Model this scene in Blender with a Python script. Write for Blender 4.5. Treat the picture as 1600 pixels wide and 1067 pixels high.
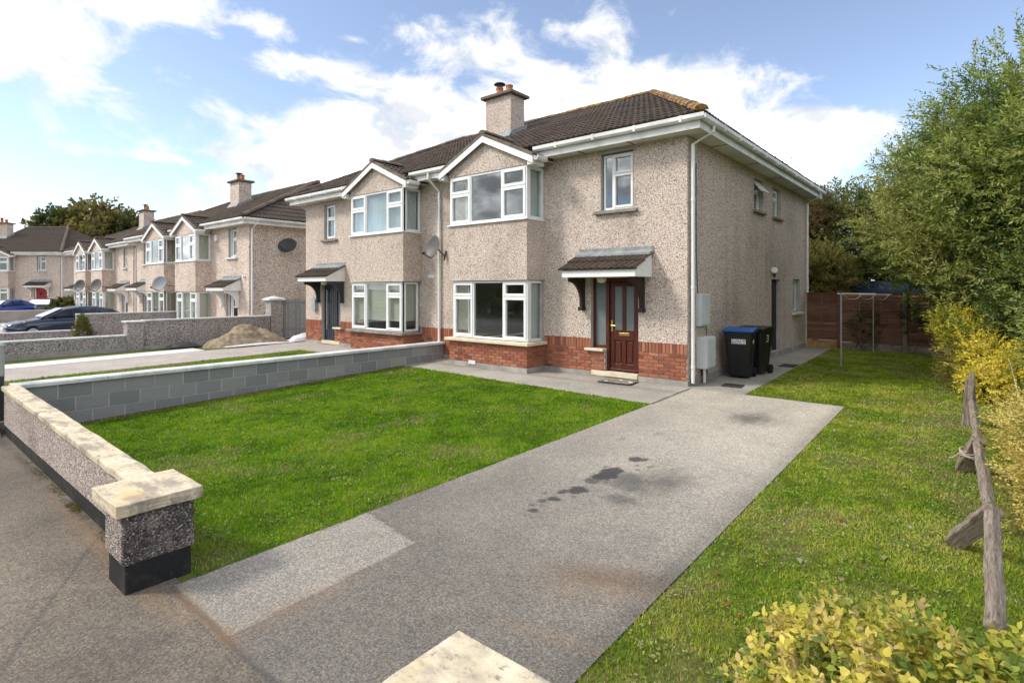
import bpy, bmesh, math, random
import numpy as np
from mathutils import Vector, Matrix
R = math.radians
random.seed(7)
for o in list(bpy.data.objects): bpy.data.objects.remove(o)
scene = bpy.context.scene
COL = scene.collection

# ------------------------------------------------------------------ camera
CAM = (4.247, -10.373, 1.9)
cd = bpy.data.cameras.new('camera'); cam = bpy.data.objects.new('camera', cd); COL.objects.link(cam)
cam.location = CAM; cam.rotation_euler = (R(90), 0, R(39.936))
cd.sensor_width = 36.0; cd.lens = 36.0 * 860 / 1600
cd.shift_y = -(533.5 - 451.0) / 1600
cd.clip_start = 0.05; cd.clip_end = 3000
scene.camera = cam

# ------------------------------------------------------------------ world and sun
SUN_AZ, SUN_EL = R(223), R(44)
world = bpy.data.worlds.new('World'); scene.world = world; world.use_nodes = True
nt = world.node_tree; nt.nodes.clear()
def wn(t, **k):
    n = nt.nodes.new(t)
    for a, b in k.items(): setattr(n, a, b)
    return n
def wl(a, b): nt.links.new(a, b)
def wm(op, a, b=None, c=None, clamp=False):
    n = wn('ShaderNodeMath', operation=op, use_clamp=clamp)
    for i, s in enumerate((a, b, c)):
        if s is None: continue
        if hasattr(s, 'links'): wl(s, n.inputs[i])
        else: n.inputs[i].default_value = s
    return n.outputs[0]
def wmap(v, a, b, c=0., d=1.):
    n = wn('ShaderNodeMapRange', interpolation_type='SMOOTHSTEP'); wl(v, n.inputs[0])
    for i, s in enumerate((a, b, c, d)): n.inputs[1 + i].default_value = s
    return n.outputs[0]
tc = wn('ShaderNodeTexCoord'); sx = wn('ShaderNodeSeparateXYZ'); wl(tc.outputs['Generated'], sx.inputs[0])
AZ = wm('ARCTAN2', sx.outputs[0], sx.outputs[1]); EL = wm('ARCSINE', sx.outputs[2])
def wnoise(scale, detail, rough, dist=0., zs=1.):
    mp = wn('ShaderNodeMapping'); mp.inputs['Scale'].default_value = (1, 1, zs); wl(tc.outputs['Generated'], mp.inputs[0])
    n = wn('ShaderNodeTexNoise'); wl(mp.outputs[0], n.inputs['Vector'])
    n.inputs['Scale'].default_value = scale; n.inputs['Detail'].default_value = detail
    n.inputs['Roughness'].default_value = rough; n.inputs['Distortion'].default_value = dist
    return n.outputs['Fac']
NF = wnoise(8.0, 10, .60, .35, 1.7); NB = wnoise(2.6, 4, .5, 0, 2.0); NS = wnoise(9., 6, .55, 0, 1.6)
blobs = [(-1.28,.197,.13,.014,.5),(-1.12,.214,.15,.034,.9),(-.98,.205,.2,.09,1.5),(-.84,.235,.19,.12,1.7),(-.68,.275,.18,.125,1.8),(-.54,.255,.16,.115,1.8),
 (-.41,.22,.16,.10,1.8),(-.28,.22,.14,.075,1.7),(-.17,.245,.085,.05,1),(-.88,.11,.18,.07,1.1),(-.5,.12,.3,.07,1.2),(-1.44,.345,.15,.085,1.2),(-1.30,.40,.12,.055,.9),(-1.52,.27,.09,.045,.8),
 (-1.23,.42,.06,.035,.7),(-1.09,.355,.085,.03,.55),(-1.12,.405,.06,.025,.5),(-.975,.41,.05,.015,.2),(-1.44,.095,.15,.025,.8),(-.03,.09,.14,.035,.6),(-1.18,.125,.07,.014,.5),(-1.2,.172,.08,.014,.1)]
cov = None
for a, e, ra, re, pk in blobs:
    da = wm('MULTIPLY', wm('SUBTRACT', AZ, a), 1 / ra); de = wm('MULTIPLY', wm('SUBTRACT', EL, e), 1 / re)
    m = wm('SUBTRACT', math.sqrt(pk)*1.02, wm('SQRT', wm('ADD', wm('MULTIPLY', da, da), wm('MULTIPLY', de, de))))
    cov = m if cov is None else wm('SMOOTH_MAX', cov, m, .25)
cov = wm('MAXIMUM', cov, -.9)
gen = wm('MULTIPLY', wm('SUBTRACT', NB, .42), 6.0)  # cloud cover beyond the view, thickened to lift the ambient light
inside = wm('MULTIPLY', wmap(wm('ABSOLUTE', wm('ADD', AZ, .697)), .85, 1.15, 1., 0.), wmap(EL, .48, .7, 1., 0.))
cov = wm('ADD', wm('MULTIPLY', cov, inside), wm('MULTIPLY', gen, wm('SUBTRACT', 1., inside)))
covn = wm('ADD', cov, wm('MULTIPLY', wm('SUBTRACT', NF, .5), 4.2))
mask = wmap(covn, -.25, .70)
# thin edges, sunlit bodies and grey folds of the clouds
core = wmap(covn, .35, 1.7)
lit = wm('ADD', .26, wm('MULTIPLY', core, .66))
fold = wmap(wm('ADD', NS, wm('MULTIPLY', cov, .05)), .50, .66)
ccol = wn('ShaderNodeMix', data_type='RGBA'); wl(wm('MULTIPLY', fold, .95), ccol.inputs['Factor'])
wl(lit, ccol.inputs['A']); ccol.inputs['B'].default_value = (.184, .192, .205, 1)
sky = wn('ShaderNodeTexSky', sky_type='NISHITA', sun_disc=False, sun_elevation=SUN_EL, sun_rotation=SUN_AZ,
         altitude=50, air_density=.8, dust_density=.4, ozone_density=1.6)
hs = wn('ShaderNodeHueSaturation'); hs.inputs['Saturation'].default_value = .84; wl(sky.outputs[0], hs.inputs['Color']); bsky = wn('ShaderNodeBackground'); wl(hs.outputs[0], bsky.inputs[0]); bsky.inputs[1].default_value = .056
bcl = wn('ShaderNodeBackground'); wl(ccol.outputs['Result'], bcl.inputs[0]); bcl.inputs[1].default_value = 1.0
mx = wn('ShaderNodeMixShader'); wl(mask, mx.inputs[0]); wl(bsky.outputs[0], mx.inputs[1]); wl(bcl.outputs[0], mx.inputs[2])
wo = wn('ShaderNodeOutputWorld'); wl(mx.outputs[0], wo.inputs[0])

sd = bpy.data.lights.new('sun', 'SUN'); sd.energy = .74; sd.angle = R(12); sd.color = (1, .94, .86)
sun = bpy.data.objects.new('sun', sd); COL.objects.link(sun)
dirv = Vector((math.sin(SUN_AZ) * math.cos(SUN_EL), math.cos(SUN_AZ) * math.cos(SUN_EL), math.sin(SUN_EL)))
sun.rotation_euler = dirv.to_track_quat('Z', 'Y').to_euler(); sun.location = dirv * 60

vs = scene.view_settings; vs.view_transform = 'Standard'; vs.look = 'None'; vs.exposure = 2.15; vs.gamma = 1.0; vs.use_curve_mapping = False

# ------------------------------------------------------------------ material helpers
class M:
    def __init__(s, name, world=False):
        s.world = world; s.m = bpy.data.materials.new(name); s.m.use_nodes = True; s.t = s.m.node_tree; s.t.nodes.clear()
        s.out = s.n('ShaderNodeOutputMaterial'); s.tc = None
    def n(s, t, **k):
        n = s.t.nodes.new(t)
        for a, b in k.items(): setattr(n, a, b)
        return n
    def l(s, a, b): s.t.links.new(a, b)
    def obj(s):
        if s.tc is None: s.tc = s.n('ShaderNodeNewGeometry' if s.world else 'ShaderNodeTexCoord')
        return s.tc.outputs['Position' if s.world else 'Object']
    def setv(s, inp, v):
        if hasattr(v, 'links'): s.l(v, inp)
        elif isinstance(v, (tuple, list)) and len(v) == 3 and inp.type == 'RGBA': inp.default_value = (*v, 1)
        else: inp.default_value = v
    def math(s, op, a, b=0., c=0.):
        n = s.n('ShaderNodeMath', operation=op); 
        for i, v in enumerate((a, b, c)): s.setv(n.inputs[i], v)
        return n.outputs[0]
    def mr(s, v, a, b, c=0., d=1.):
        n = s.n('ShaderNodeMapRange', interpolation_type='SMOOTHSTEP')
        for i, x in enumerate((v, a, b, c, d)): s.setv(n.inputs[i], x)
        return n.outputs[0]
    def vec(s, scale=(1, 1, 1), src=None):
        n = s.n('ShaderNodeMapping'); s.l(src or s.obj(), n.inputs[0]); n.inputs['Scale'].default_value = scale
        return n.outputs[0]
    def noise(s, scale, detail=4, rough=.55, vec=None, dist=0.):
        n = s.n('ShaderNodeTexNoise'); s.l(vec or s.obj(), n.inputs['Vector'])
        n.inputs['Scale'].default_value = scale; n.inputs['Detail'].default_value = detail
        n.inputs['Roughness'].default_value = rough; n.inputs['Distortion'].default_value = dist
        return n.outputs['Fac']
    def voro(s, scale, feature='F1', vec=None):
        n = s.n('ShaderNodeTexVoronoi', feature=feature); s.l(vec or s.obj(), n.inputs['Vector']); n.inputs['Scale'].default_value = scale
        return n
    def mix(s, f, a, b, mode='MIX'):
        n = s.n('ShaderNodeMix', data_type='RGBA', blend_type=mode)
        s.setv(n.inputs['Factor'], f); s.setv(n.inputs['A'], a); s.setv(n.inputs['B'], b)
        return n.outputs['Result']
    def ramp(s, v, stops, mode='LINEAR'):
        n = s.n('ShaderNodeValToRGB'); s.l(v, n.inputs[0]); cr = n.color_ramp; cr.interpolation = mode
        while len(cr.elements) < len(stops): cr.elements.new(.5)
        for e, (p, c) in zip(cr.elements, stops): e.position = p; e.color = (*c, 1)
        return n.outputs[0]
    def attr(s, name):
        return s.n('ShaderNodeAttribute', attribute_name=name)
    def rnd(s): return s.n('ShaderNodeObjectInfo').outputs['Random']
    def bump(s, h, strength=.5, dist=.01):
        n = s.n('ShaderNodeBump'); s.l(h, n.inputs['Height']); n.inputs['Strength'].default_value = strength; n.inputs['Distance'].default_value = dist
        return n.outputs[0]
    def pr(s, col, rough=.7, normal=None, spec=.4, metal=0., **k):
        n = s.n('ShaderNodeBsdfPrincipled'); s.setv(n.inputs['Base Color'], col); s.setv(n.inputs['Roughness'], rough)
        n.inputs['Specular IOR Level'].default_value = spec; n.inputs['Metallic'].default_value = metal
        for a, b in k.items(): s.setv(n.inputs[a], b)
        if normal is not None: s.l(normal, n.inputs['Normal'])
        s.l(n.outputs[0], s.out.inputs[0]); return n

MT = {}
def pebble(name, stops, mortar, scale=64, dirt=(.30, .27, .24), dirt_amt=.35):
    m = M(name); v = m.voro(scale); sep = m.n('ShaderNodeSeparateColor'); m.l(v.outputs['Color'], sep.inputs[0])
    c = m.ramp(sep.outputs[0], stops, 'CONSTANT')
    edge = m.mr(v.outputs['Distance'], .52, .80)
    c = m.mix(m.math('MULTIPLY', edge, .75), c, mortar)
    big = m.noise(.55, 5, .6); c = m.mix(m.math('MULTIPLY', m.mr(big, .45, .75), dirt_amt), c, dirt, 'MULTIPLY')
    st = m.noise(1.0, 4, .6, m.vec((2.2, 2.2, .18))); c = m.mix(m.math('MULTIPLY', m.mr(st, .52, .75), .30), c, (.5, .47, .44), 'MULTIPLY')
    h = m.math('SUBTRACT', 1.0, v.outputs['Distance'])
    m.pr(c, .85, m.bump(h, .55, .012), .25); MT[name] = m.m
PB = [(0, (.64, .54, .45)), (.26, (.55, .43, .355)), (.44, (.75, .67, .585)), (.58, (.43, .325, .27)), (.70, (.61, .52, .455)), (.79, (.25, .185, .155)), (.90, (.075, .058, .05)), (.955, (.80, .76, .71))]
pebble('pebbledash', PB, (.48, .40, .34))
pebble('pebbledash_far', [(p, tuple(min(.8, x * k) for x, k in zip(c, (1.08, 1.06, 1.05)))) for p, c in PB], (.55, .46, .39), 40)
PW = [(0, (.50, .42, .36)), (.2, (.38, .31, .27)), (.38, (.62, .56, .50)), (.5, (.28, .22, .19)), (.64, (.44, .36, .33)), (.75, (.20, .16, .14)), (.85, (.06, .05, .048)), (.93, (.74, .71, .67))]
pebble('pebbledash_wall', PW, (.30, .255, .225), 72, (.35, .32, .29), .5)
pebble('pebbledash_grey', [(p, tuple(x * k for x, k in zip(c, (.82, .86, .92)))) for p, c in PW], (.30, .275, .26), 46)

def pier_mat():
    m = M('pebbledash_pier', True); v = m.voro(88); sep = m.n('ShaderNodeSeparateColor'); m.l(v.outputs['Color'], sep.inputs[0])
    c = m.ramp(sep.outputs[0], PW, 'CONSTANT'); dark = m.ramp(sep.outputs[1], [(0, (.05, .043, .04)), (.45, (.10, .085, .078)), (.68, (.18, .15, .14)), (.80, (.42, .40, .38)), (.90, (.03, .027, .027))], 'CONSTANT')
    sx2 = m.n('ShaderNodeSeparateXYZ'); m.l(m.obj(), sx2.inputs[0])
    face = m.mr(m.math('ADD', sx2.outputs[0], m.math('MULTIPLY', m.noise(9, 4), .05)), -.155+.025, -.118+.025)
    grime_shade = m.math('MULTIPLY', face, m.mr(m.noise(5.5, 5, .6), .30, .55, .35, .95))  # driveway side darkened: splashed dirt plus its shade, both painted into the colour
    c = m.mix(grime_shade, c, dark); c = m.mix(m.math('MULTIPLY', m.mr(v.outputs['Distance'], .5, .78), .6), c, (.20, .175, .155))
    m.pr(c, .8, m.bump(m.math('SUBTRACT', 1., v.outputs['Distance']), 1.0, .016), .3); MT['pebbledash_pier'] = m.m
pier_mat()
def simple(name, col, rough=.6, spec=.4, metal=0., var=.0, scale=3., bump=0., bscale=60., **k):
    m = M(name); c = col
    if var:
        c = m.mix(m.mr(m.noise(scale, 5, .6), .3, .7), tuple(x * (1 - var) for x in col), tuple(min(1, x * (1 + var * .6)) for x in col))
    nrm = m.bump(m.noise(bscale, 4, .6), bump, .01) if bump else None
    m.pr(c, rough, nrm, spec, metal, **k); MT[name] = m.m
simple('upvc', (.80, .80, .79), .35, .45, var=.05, scale=4)
simple('upvc_dull', (.70, .70, .67), .45, .4, var=.16, scale=2.5)
simple('soffit', (.66, .64, .58), .6, .3, var=.15, scale=2)
simple('reveal', (.42, .40, .37), .8, .2, var=.15, bump=.3)
simple('plinth', (.34, .325, .29), .9, .2, var=.28, scale=2.5, bump=.5)
simple('mortar', (.40, .36, .32), .95, .1, var=.2, bump=.4, bscale=90)
simple('interior', (.70, .67, .62), .9, .1)
simple('interior_dark', (.10, .085, .07), .9, .1)
simple('curtain', (.72, .75, .74), .9, .1)
simple('blind', (.66, .61, .52), .8, .2)
simple('blind_olive', (.30, .26, .17), .8, .2)
simple('cream_sill', (.66, .59, .43), .75, .25, var=.14, scale=5, bump=.3)
simple('grey_sill', (.26, .235, .20), .85, .2, var=.3, scale=6, bump=.5)
simple('door_grey', (.035, .04, .05), .4, .4)
simple('door_red', (.30, .008, .016), .35, .4)
simple('brass', (.75, .55, .20), .3, .5, metal=.9)
simple('chrome', (.7, .7, .7), .25, .5, metal=1.)
simple('black_plastic', (.012, .013, .014), .42, .4, var=.2)
simple('blue_plastic', (.006, .10, .38), .35, .45, var=.15, scale=6)
simple('label_white', (.72, .72, .74), .6, .3)
simple('label_ink', (.05, .05, .08), .6, .3)
simple('meter_box', (.56, .585, .60), .5, .35, var=.08)
simple('meter_box_dull', (.22, .23, .24), .6, .3)
simple('dish', (.10, .088, .082), .5, .4, var=.2, scale=5)
simple('dish_dark', (.05, .055, .06), .5, .4)
simple('metal_dark', (.03, .03, .032), .5, .4)
simple('lead', (.27, .29, .29), .7, .3, var=.3, scale=6, bump=.4, bscale=20)
simple('terracotta', (.46, .17, .07), .8, .2, var=.3, scale=8, bump=.3)
simple('galv', (.42, .44, .45), .45, .4, metal=.6, var=.15)
simple('line_white', (.7, .7, .68), .6, .2)
simple('white_stone', (.62, .62, .61), .8, .2, var=.22, scale=3, bump=.25)
m = M('black_paint', True); n1 = m.noise(4, 6, .65); n2 = m.noise(30, 5, .7)
c = m.mix(m.mr(n1, .48, .72, 0, .75), (.016, .017, .019), (.075, .066, .048)); c = m.mix(m.mr(n2, .58, .72, 0, .7), c, (.11, .10, .085))
m.pr(c, .6, m.bump(n2, .3, .006), .3); MT['black_paint'] = m.m
simple('iron', (.045, .045, .045), .7, .4, var=.3)
simple('tarp', (.62, .60, .62), .5, .4, var=.15)
simple('gravel_board', (.30, .25, .20), .9, .1, var=.4, scale=4, bump=.4)
simple('new_plank', (.42, .25, .10), .8, .2, var=.3, scale=6)
simple('car_paint_dark', (.010, .022, .050), .18, .5, **{'Coat Weight': .6})
simple('car_paint_blue', (.008, .03, .25), .2, .5, **{'Coat Weight': .6})
simple('car_paint_black', (.008, .008, .009), .2, .5)
simple('tyre', (.015, .015, .015), .85, .2)
simple('tint_glass', (.01, .014, .016), .06, .5)
simple('lamp_lens', (.72, .74, .76), .12, .5)
simple('globe', (.62, .58, .46), .4, .4)
simple('shed_blue', (.02, .03, .07), .6, .3)
simple('rope', (.42, .38, .30), .9, .1)

m = M('glass'); tr = m.n('ShaderNodeBsdfTransparent'); tr.inputs[0].default_value = (.86, .90, .89, 1)
gl = m.n('ShaderNodeBsdfGlossy'); gl.inputs['Roughness'].default_value = .015; gl.inputs[0].default_value = (.92, .96, 1, 1)
nz = m.noise(1.6, 2, .5); m.l(m.bump(nz, .05, .02), gl.inputs['Normal'])
fr = m.n('ShaderNodeLayerWeight'); fr.inputs[0].default_value = .5
f2 = m.math('MINIMUM', m.math('ADD', m.math('MULTIPLY', m.math('POWER', fr.outputs['Facing'], 4.0), .9), .09), 1.0)
ms = m.n('ShaderNodeMixShader'); m.l(f2, ms.inputs[0]); m.l(tr.outputs[0], ms.inputs[1]); m.l(gl.outputs[0], ms.inputs[2]); m.l(ms.outputs[0], m.out.inputs[0]); MT['glass'] = m.m
m = M('frosted_glass'); m.pr((.17, .20, .205), .22, m.bump(m.noise(55, 3), .15, .005), .6); MT['frosted_glass'] = m.m

m = M('mahogany'); g1 = m.noise(3.0, 5, .6, m.vec((14, 14, .9)), 1.5)
m.pr(m.ramp(g1, [(.3, (.035, .008, .005)), (.6, (.10, .022, .012)), (.8, (.15, .04, .02))]), .38, m.bump(g1, .1, .003), .45); MT['mahogany'] = m.m
m = M('dark_timber'); g1 = m.noise(3.0, 5, .6, m.vec((10, 10, 2)), 1.0)
m.pr(m.ramp(g1, [(.3, (.012, .007, .006)), (.75, (.045, .022, .017))]), .6); MT['dark_timber'] = m.m
m = M('fence_timber', True); g1 = m.noise(2.2, 6, .65, m.vec((1.2, 10, 16)), .8); r = m.rnd()
c = m.ramp(g1, [(.25, (.15, .080, .052)), (.55, (.29, .160, .105)), (.8, (.40, .26, .18))])
c = m.mix(m.math('MULTIPLY', r, .85), c, (.46, .40, .36), 'MULTIPLY')
c = m.mix(m.math('MULTIPLY', m.mr(m.noise(1.1, 5, .65), .52, .72), .55), c, (.24, .18, .14))
m.pr(c, .9, m.bump(g1, .4, .006), .15); MT['fence_timber'] = m.m
m = M('old_timber'); g1 = m.noise(2.0, 7, .65, m.vec((22, 2.0, 22)), 1.2)
c = m.ramp(g1, [(.28, (.055, .04, .028)), (.5, (.20, .16, .125)), (.75, (.36, .32, .28))])
c = m.mix(m.mr(m.noise(4, 4), .55, .75, 0, .5), c, (.20, .15, .07))
m.pr(c, .9, m.bump(g1, .6, .006), .15); MT['old_timber'] = m.m

def tilemat(name, lichen, base=1.0, objrand=True):
    m = M(name, True); n1 = m.noise(2.2, 6, .65); n2 = m.noise(26, 5, .7)
    c = m.ramp(n2, [(.3, (.030 * base, .023 * base, .019 * base)), (.52, (.068 * base, .052 * base, .042 * base)), (.72, (.12 * base, .094 * base, .075 * base))])
    if objrand: c = m.mix(.6, c, m.ramp(m.rnd(), [(0, (.38, .37, .37)), (.5, (.62, .59, .56)), (1, (.9, .8, .72))]), 'MULTIPLY')
    sp = m.voro(16); sep = m.n('ShaderNodeSeparateColor'); m.l(sp.outputs['Color'], sep.inputs[0])
    spot = m.math('MULTIPLY', m.mr(sp.outputs['Distance'], .22, .10), m.math('GREATER_THAN', sep.outputs[0], .80))
    c = m.mix(m.math('MULTIPLY', spot, .6), c, (.34, .32, .28))
    ln = m.noise(5.5, 8, .72); w = m.mr(ln, 1 - lichen, 1 - lichen + .14)
    lc = m.ramp(m.noise(17, 5, .7), [(.3, (.15, .085, .035)), (.5, (.33, .17, .035)), (.72, (.52, .30, .04))])
    c = m.mix(w, c, lc)
    m.pr(c, .9, m.bump(n2, .35, .008), .2); MT[name] = m.m
tilemat('tile', .35, 1.3); tilemat('tile_mass', .34, 1.25, False); tilemat('ridge_lichen', .555, 1.9); tilemat('ridge_plain', .42, 2.2)
tilemat('canopy_tile', .40, 1.2)
simple('verge_cement', (.17, .145, .115), .95, .1, var=.35, scale=6, bump=.5, bscale=30)

m = M('brick', True); r = m.rnd(); n2 = m.noise(30, 4, .65)
c = m.ramp(r, [(0, (.23, .080, .048)), (.25, (.36, .125, .068)), (.5, (.43, .165, .09)), (.72, (.32, .105, .06)), (.9, (.48, .22, .135)), (1, (.18, .07, .05))])
c = m.mix(.5, c, m.ramp(n2, [(.3, (.55, .5, .48)), (.7, (1, 1, 1))]), 'MULTIPLY')
m.pr(c, .9, m.bump(n2, .4, .006), .2); MT['brick'] = m.m
m = M('block', True); r = m.rnd(); n2 = m.noise(70, 5, .7); n3 = m.noise(2.2, 5, .6)
c = m.ramp(r, [(0, (.25, .256, .262)), (.5, (.30, .303, .306)), (.85, (.345, .343, .335)), (1, (.38, .37, .345))])
c = m.mix(.55, c, m.ramp(n2, [(.3, (.55, .55, .55)), (.7, (1.1, 1.1, 1.1))]), 'MULTIPLY')
c = m.mix(m.mr(n3, .5, .8, 0, .4), c, (.30, .29, .27))
m.pr(c, .95, m.bump(n2, .5, .006), .15); MT['block'] = m.m
simple('block_mortar', (.45, .45, .44), .95, .1, var=.15, bump=.4, bscale=90)
m = M('coping_stone', True); n1 = m.noise(6, 7, .7); n2 = m.noise(22, 6, .7); n3 = m.noise(2.2, 6, .65, m.vec((1, 2.2, 1)))
c = m.ramp(n1, [(.3, (.42, .36, .26)), (.5, (.58, .50, .36)), (.75, (.68, .61, .47))])
c = m.mix(m.mr(n3, .46, .62, 0, .85), c, (.27, .235, .195)); c = m.mix(m.mr(n2, .54, .70, 0, .8), c, (.16, .135, .11))
c = m.mix(m.mr(m.noise(3.1, 3), .58, .75, 0, .5), c, (.66, .44, .18))
m.pr(c, .85, m.bump(n2, .5, .01), .2); MT['coping_stone'] = m.m

def concrete(name, lo, hi, agg=.5, attr=True):
    m = M(name); n1 = m.noise(1.1, 6, .62); n2 = m.noise(95, 3, .7); n3 = m.noise(9, 6, .7)
    c = m.mix(m.mr(n1, .3, .7), lo, hi)
    v = m.voro(95); sep = m.n('ShaderNodeSeparateColor'); m.l(v.outputs['Color'], sep.inputs[0])
    c = m.mix(agg, c, m.ramp(sep.outputs[0], [(0, (.22, .21, .20)), (.28, (.68, .66, .64)), (.58, (1, 1, 1)), (.88, (1.6, 1.56, 1.5))], 'CONSTANT'), 'MULTIPLY')
    c = m.mix(m.mr(n3, .5, .75, 0, .35), c, (.62, .60, .56), 'MULTIPLY')
    if attr:
        t = m.attr('tone'); c = m.mix(1., c, t.outputs['Color'], 'MULTIPLY')
        s = m.attr('stain'); sf = s.outputs['Fac']
        c = m.mix(m.math('MULTIPLY', sf, .93), c, (.030, .031, .034))
        ru = m.attr('rust'); c = m.mix(ru.outputs['Fac'], c, (.25, .14, .06))
        rough = m.math('SUBTRACT', .9, m.math('MULTIPLY', sf, .3))
    else: rough = .9
    h = m.math('ADD', m.math('MULTIPLY', v.outputs['Distance'], -.6), n2)
    m.pr(c, rough, m.bump(h, .35, .006), .25); MT[name] = m.m
concrete('drive_concrete', (.345, .318, .285), (.41, .375, .33), .48)
concrete('path_concrete', (.325, .302, .262), (.405, .375, .325), .4)
concrete('pavement_concrete', (.132, .114, .094), (.195, .168, .137), .5)
concrete('pink_concrete', (.36, .32, .285), (.44, .40, .36), .3, False)
concrete('new_concrete', (.56, .57, .56), (.66, .66, .64), .15, False)

m = M('soil'); n1 = m.noise(1.5, 6, .6); n2 = m.noise(40, 5, .7)
c = m.mix(m.mr(n1, .35, .65), (.085, .145, .018), (.15, .14, .05)); c = m.mix(.5, c, m.ramp(n2, [(.3, (.4, .4, .4)), (.7, (1.2, 1.2, 1.2))]), 'MULTIPLY')
m.pr(c, .95, m.bump(n2, .6, .02), .1); MT['soil'] = m.m
m = M('earth'); n1 = m.noise(5, 6, .65); n2 = m.noise(50, 5, .7)
m.pr(m.mix(.5, m.ramp(n1, [(.3, (.075, .058, .038)), (.6, (.14, .108, .075)), (.8, (.17, .15, .08))]), m.ramp(n2, [(.3, (.4, .4, .4)), (.7, (1.2, 1.2, 1.2))]), 'MULTIPLY'), .95, m.bump(n2, .7, .02), .1); MT['earth'] = m.m
m = M('ground_far'); n1 = m.noise(.2, 6, .6); m.pr(m.mix(m.mr(n1, .35, .65), (.06, .085, .025), (.11, .105, .06)), .95); MT['ground_far'] = m.m
m = M('sand'); n1 = m.noise(4, 6, .65); n2 = m.noise(60, 4, .7)
c = m.ramp(n1, [(.3, (.15, .11, .075)), (.5, (.31, .245, .17)), (.72, (.43, .355, .26))]); c = m.mix(.4, c, m.ramp(n2, [(.3, (.5, .5, .5)), (.7, (1.1, 1.1, 1.1))]), 'MULTIPLY')
m.pr(c, .95, m.bump(n2, .6, .02), .1); MT['sand'] = m.m

def leafmat(name, transl=.35, rough=.5, lawn=False):
    m = M(name); a = m.attr('col').outputs['Color']
    p = m.n('ShaderNodeBsdfPrincipled'); m.l(a, p.inputs['Base Color']); p.inputs['Roughness'].default_value = rough; p.inputs['Specular IOR Level'].default_value = .35
    else_ = not lawn
    if else_:
        at = m.attr('nrm'); gn = m.n('ShaderNodeNewGeometry'); vm = m.n('ShaderNodeVectorMath', operation='MULTIPLY_ADD'); m.l(gn.outputs['Normal'], vm.inputs[0]); vm.inputs[1].default_value = (.55, .55, .55); m.l(at.outputs['Vector'], vm.inputs[2]); vn = m.n('ShaderNodeVectorMath', operation='NORMALIZE'); m.l(vm.outputs[0], vn.inputs[0]); m.l(vn.outputs[0], p.inputs['Normal'])
    if lawn:
        p.inputs['Specular IOR Level'].default_value = .08; gn = m.n('ShaderNodeNewGeometry'); vm = m.n('ShaderNodeVectorMath', operation='MULTIPLY_ADD'); m.l(gn.outputs['Normal'], vm.inputs[0]); vm.inputs[1].default_value = (.5, .5, .5); vm.inputs[2].default_value = (0, 0, .8); vn = m.n('ShaderNodeVectorMath', operation='NORMALIZE'); m.l(vm.outputs[0], vn.inputs[0]); m.l(vn.outputs[0], p.inputs['Normal'])
    t = m.n('ShaderNodeBsdfTranslucent'); m.l(m.mix(1., a, (1.2, 1.25, .6), 'MULTIPLY'), t.inputs[0])
    x = m.n('ShaderNodeMixShader'); x.inputs[0].default_value = transl; m.l(p.outputs[0], x.inputs[1]); m.l(t.outputs[0], x.inputs[2]); m.l(x.outputs[0], m.out.inputs[0]); MT[name] = m.m
leafmat('leaf', .42, .5); leafmat('grass_blade', .35, .7, True)
m = M('bark'); n1 = m.noise(3, 6, .7, m.vec((8, 8, 1.5))); m.pr(m.ramp(n1, [(.3, (.03, .024, .018)), (.7, (.13, .105, .08))]), .95, m.bump(n1, .6, .02), .1); MT['bark'] = m.m

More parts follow.
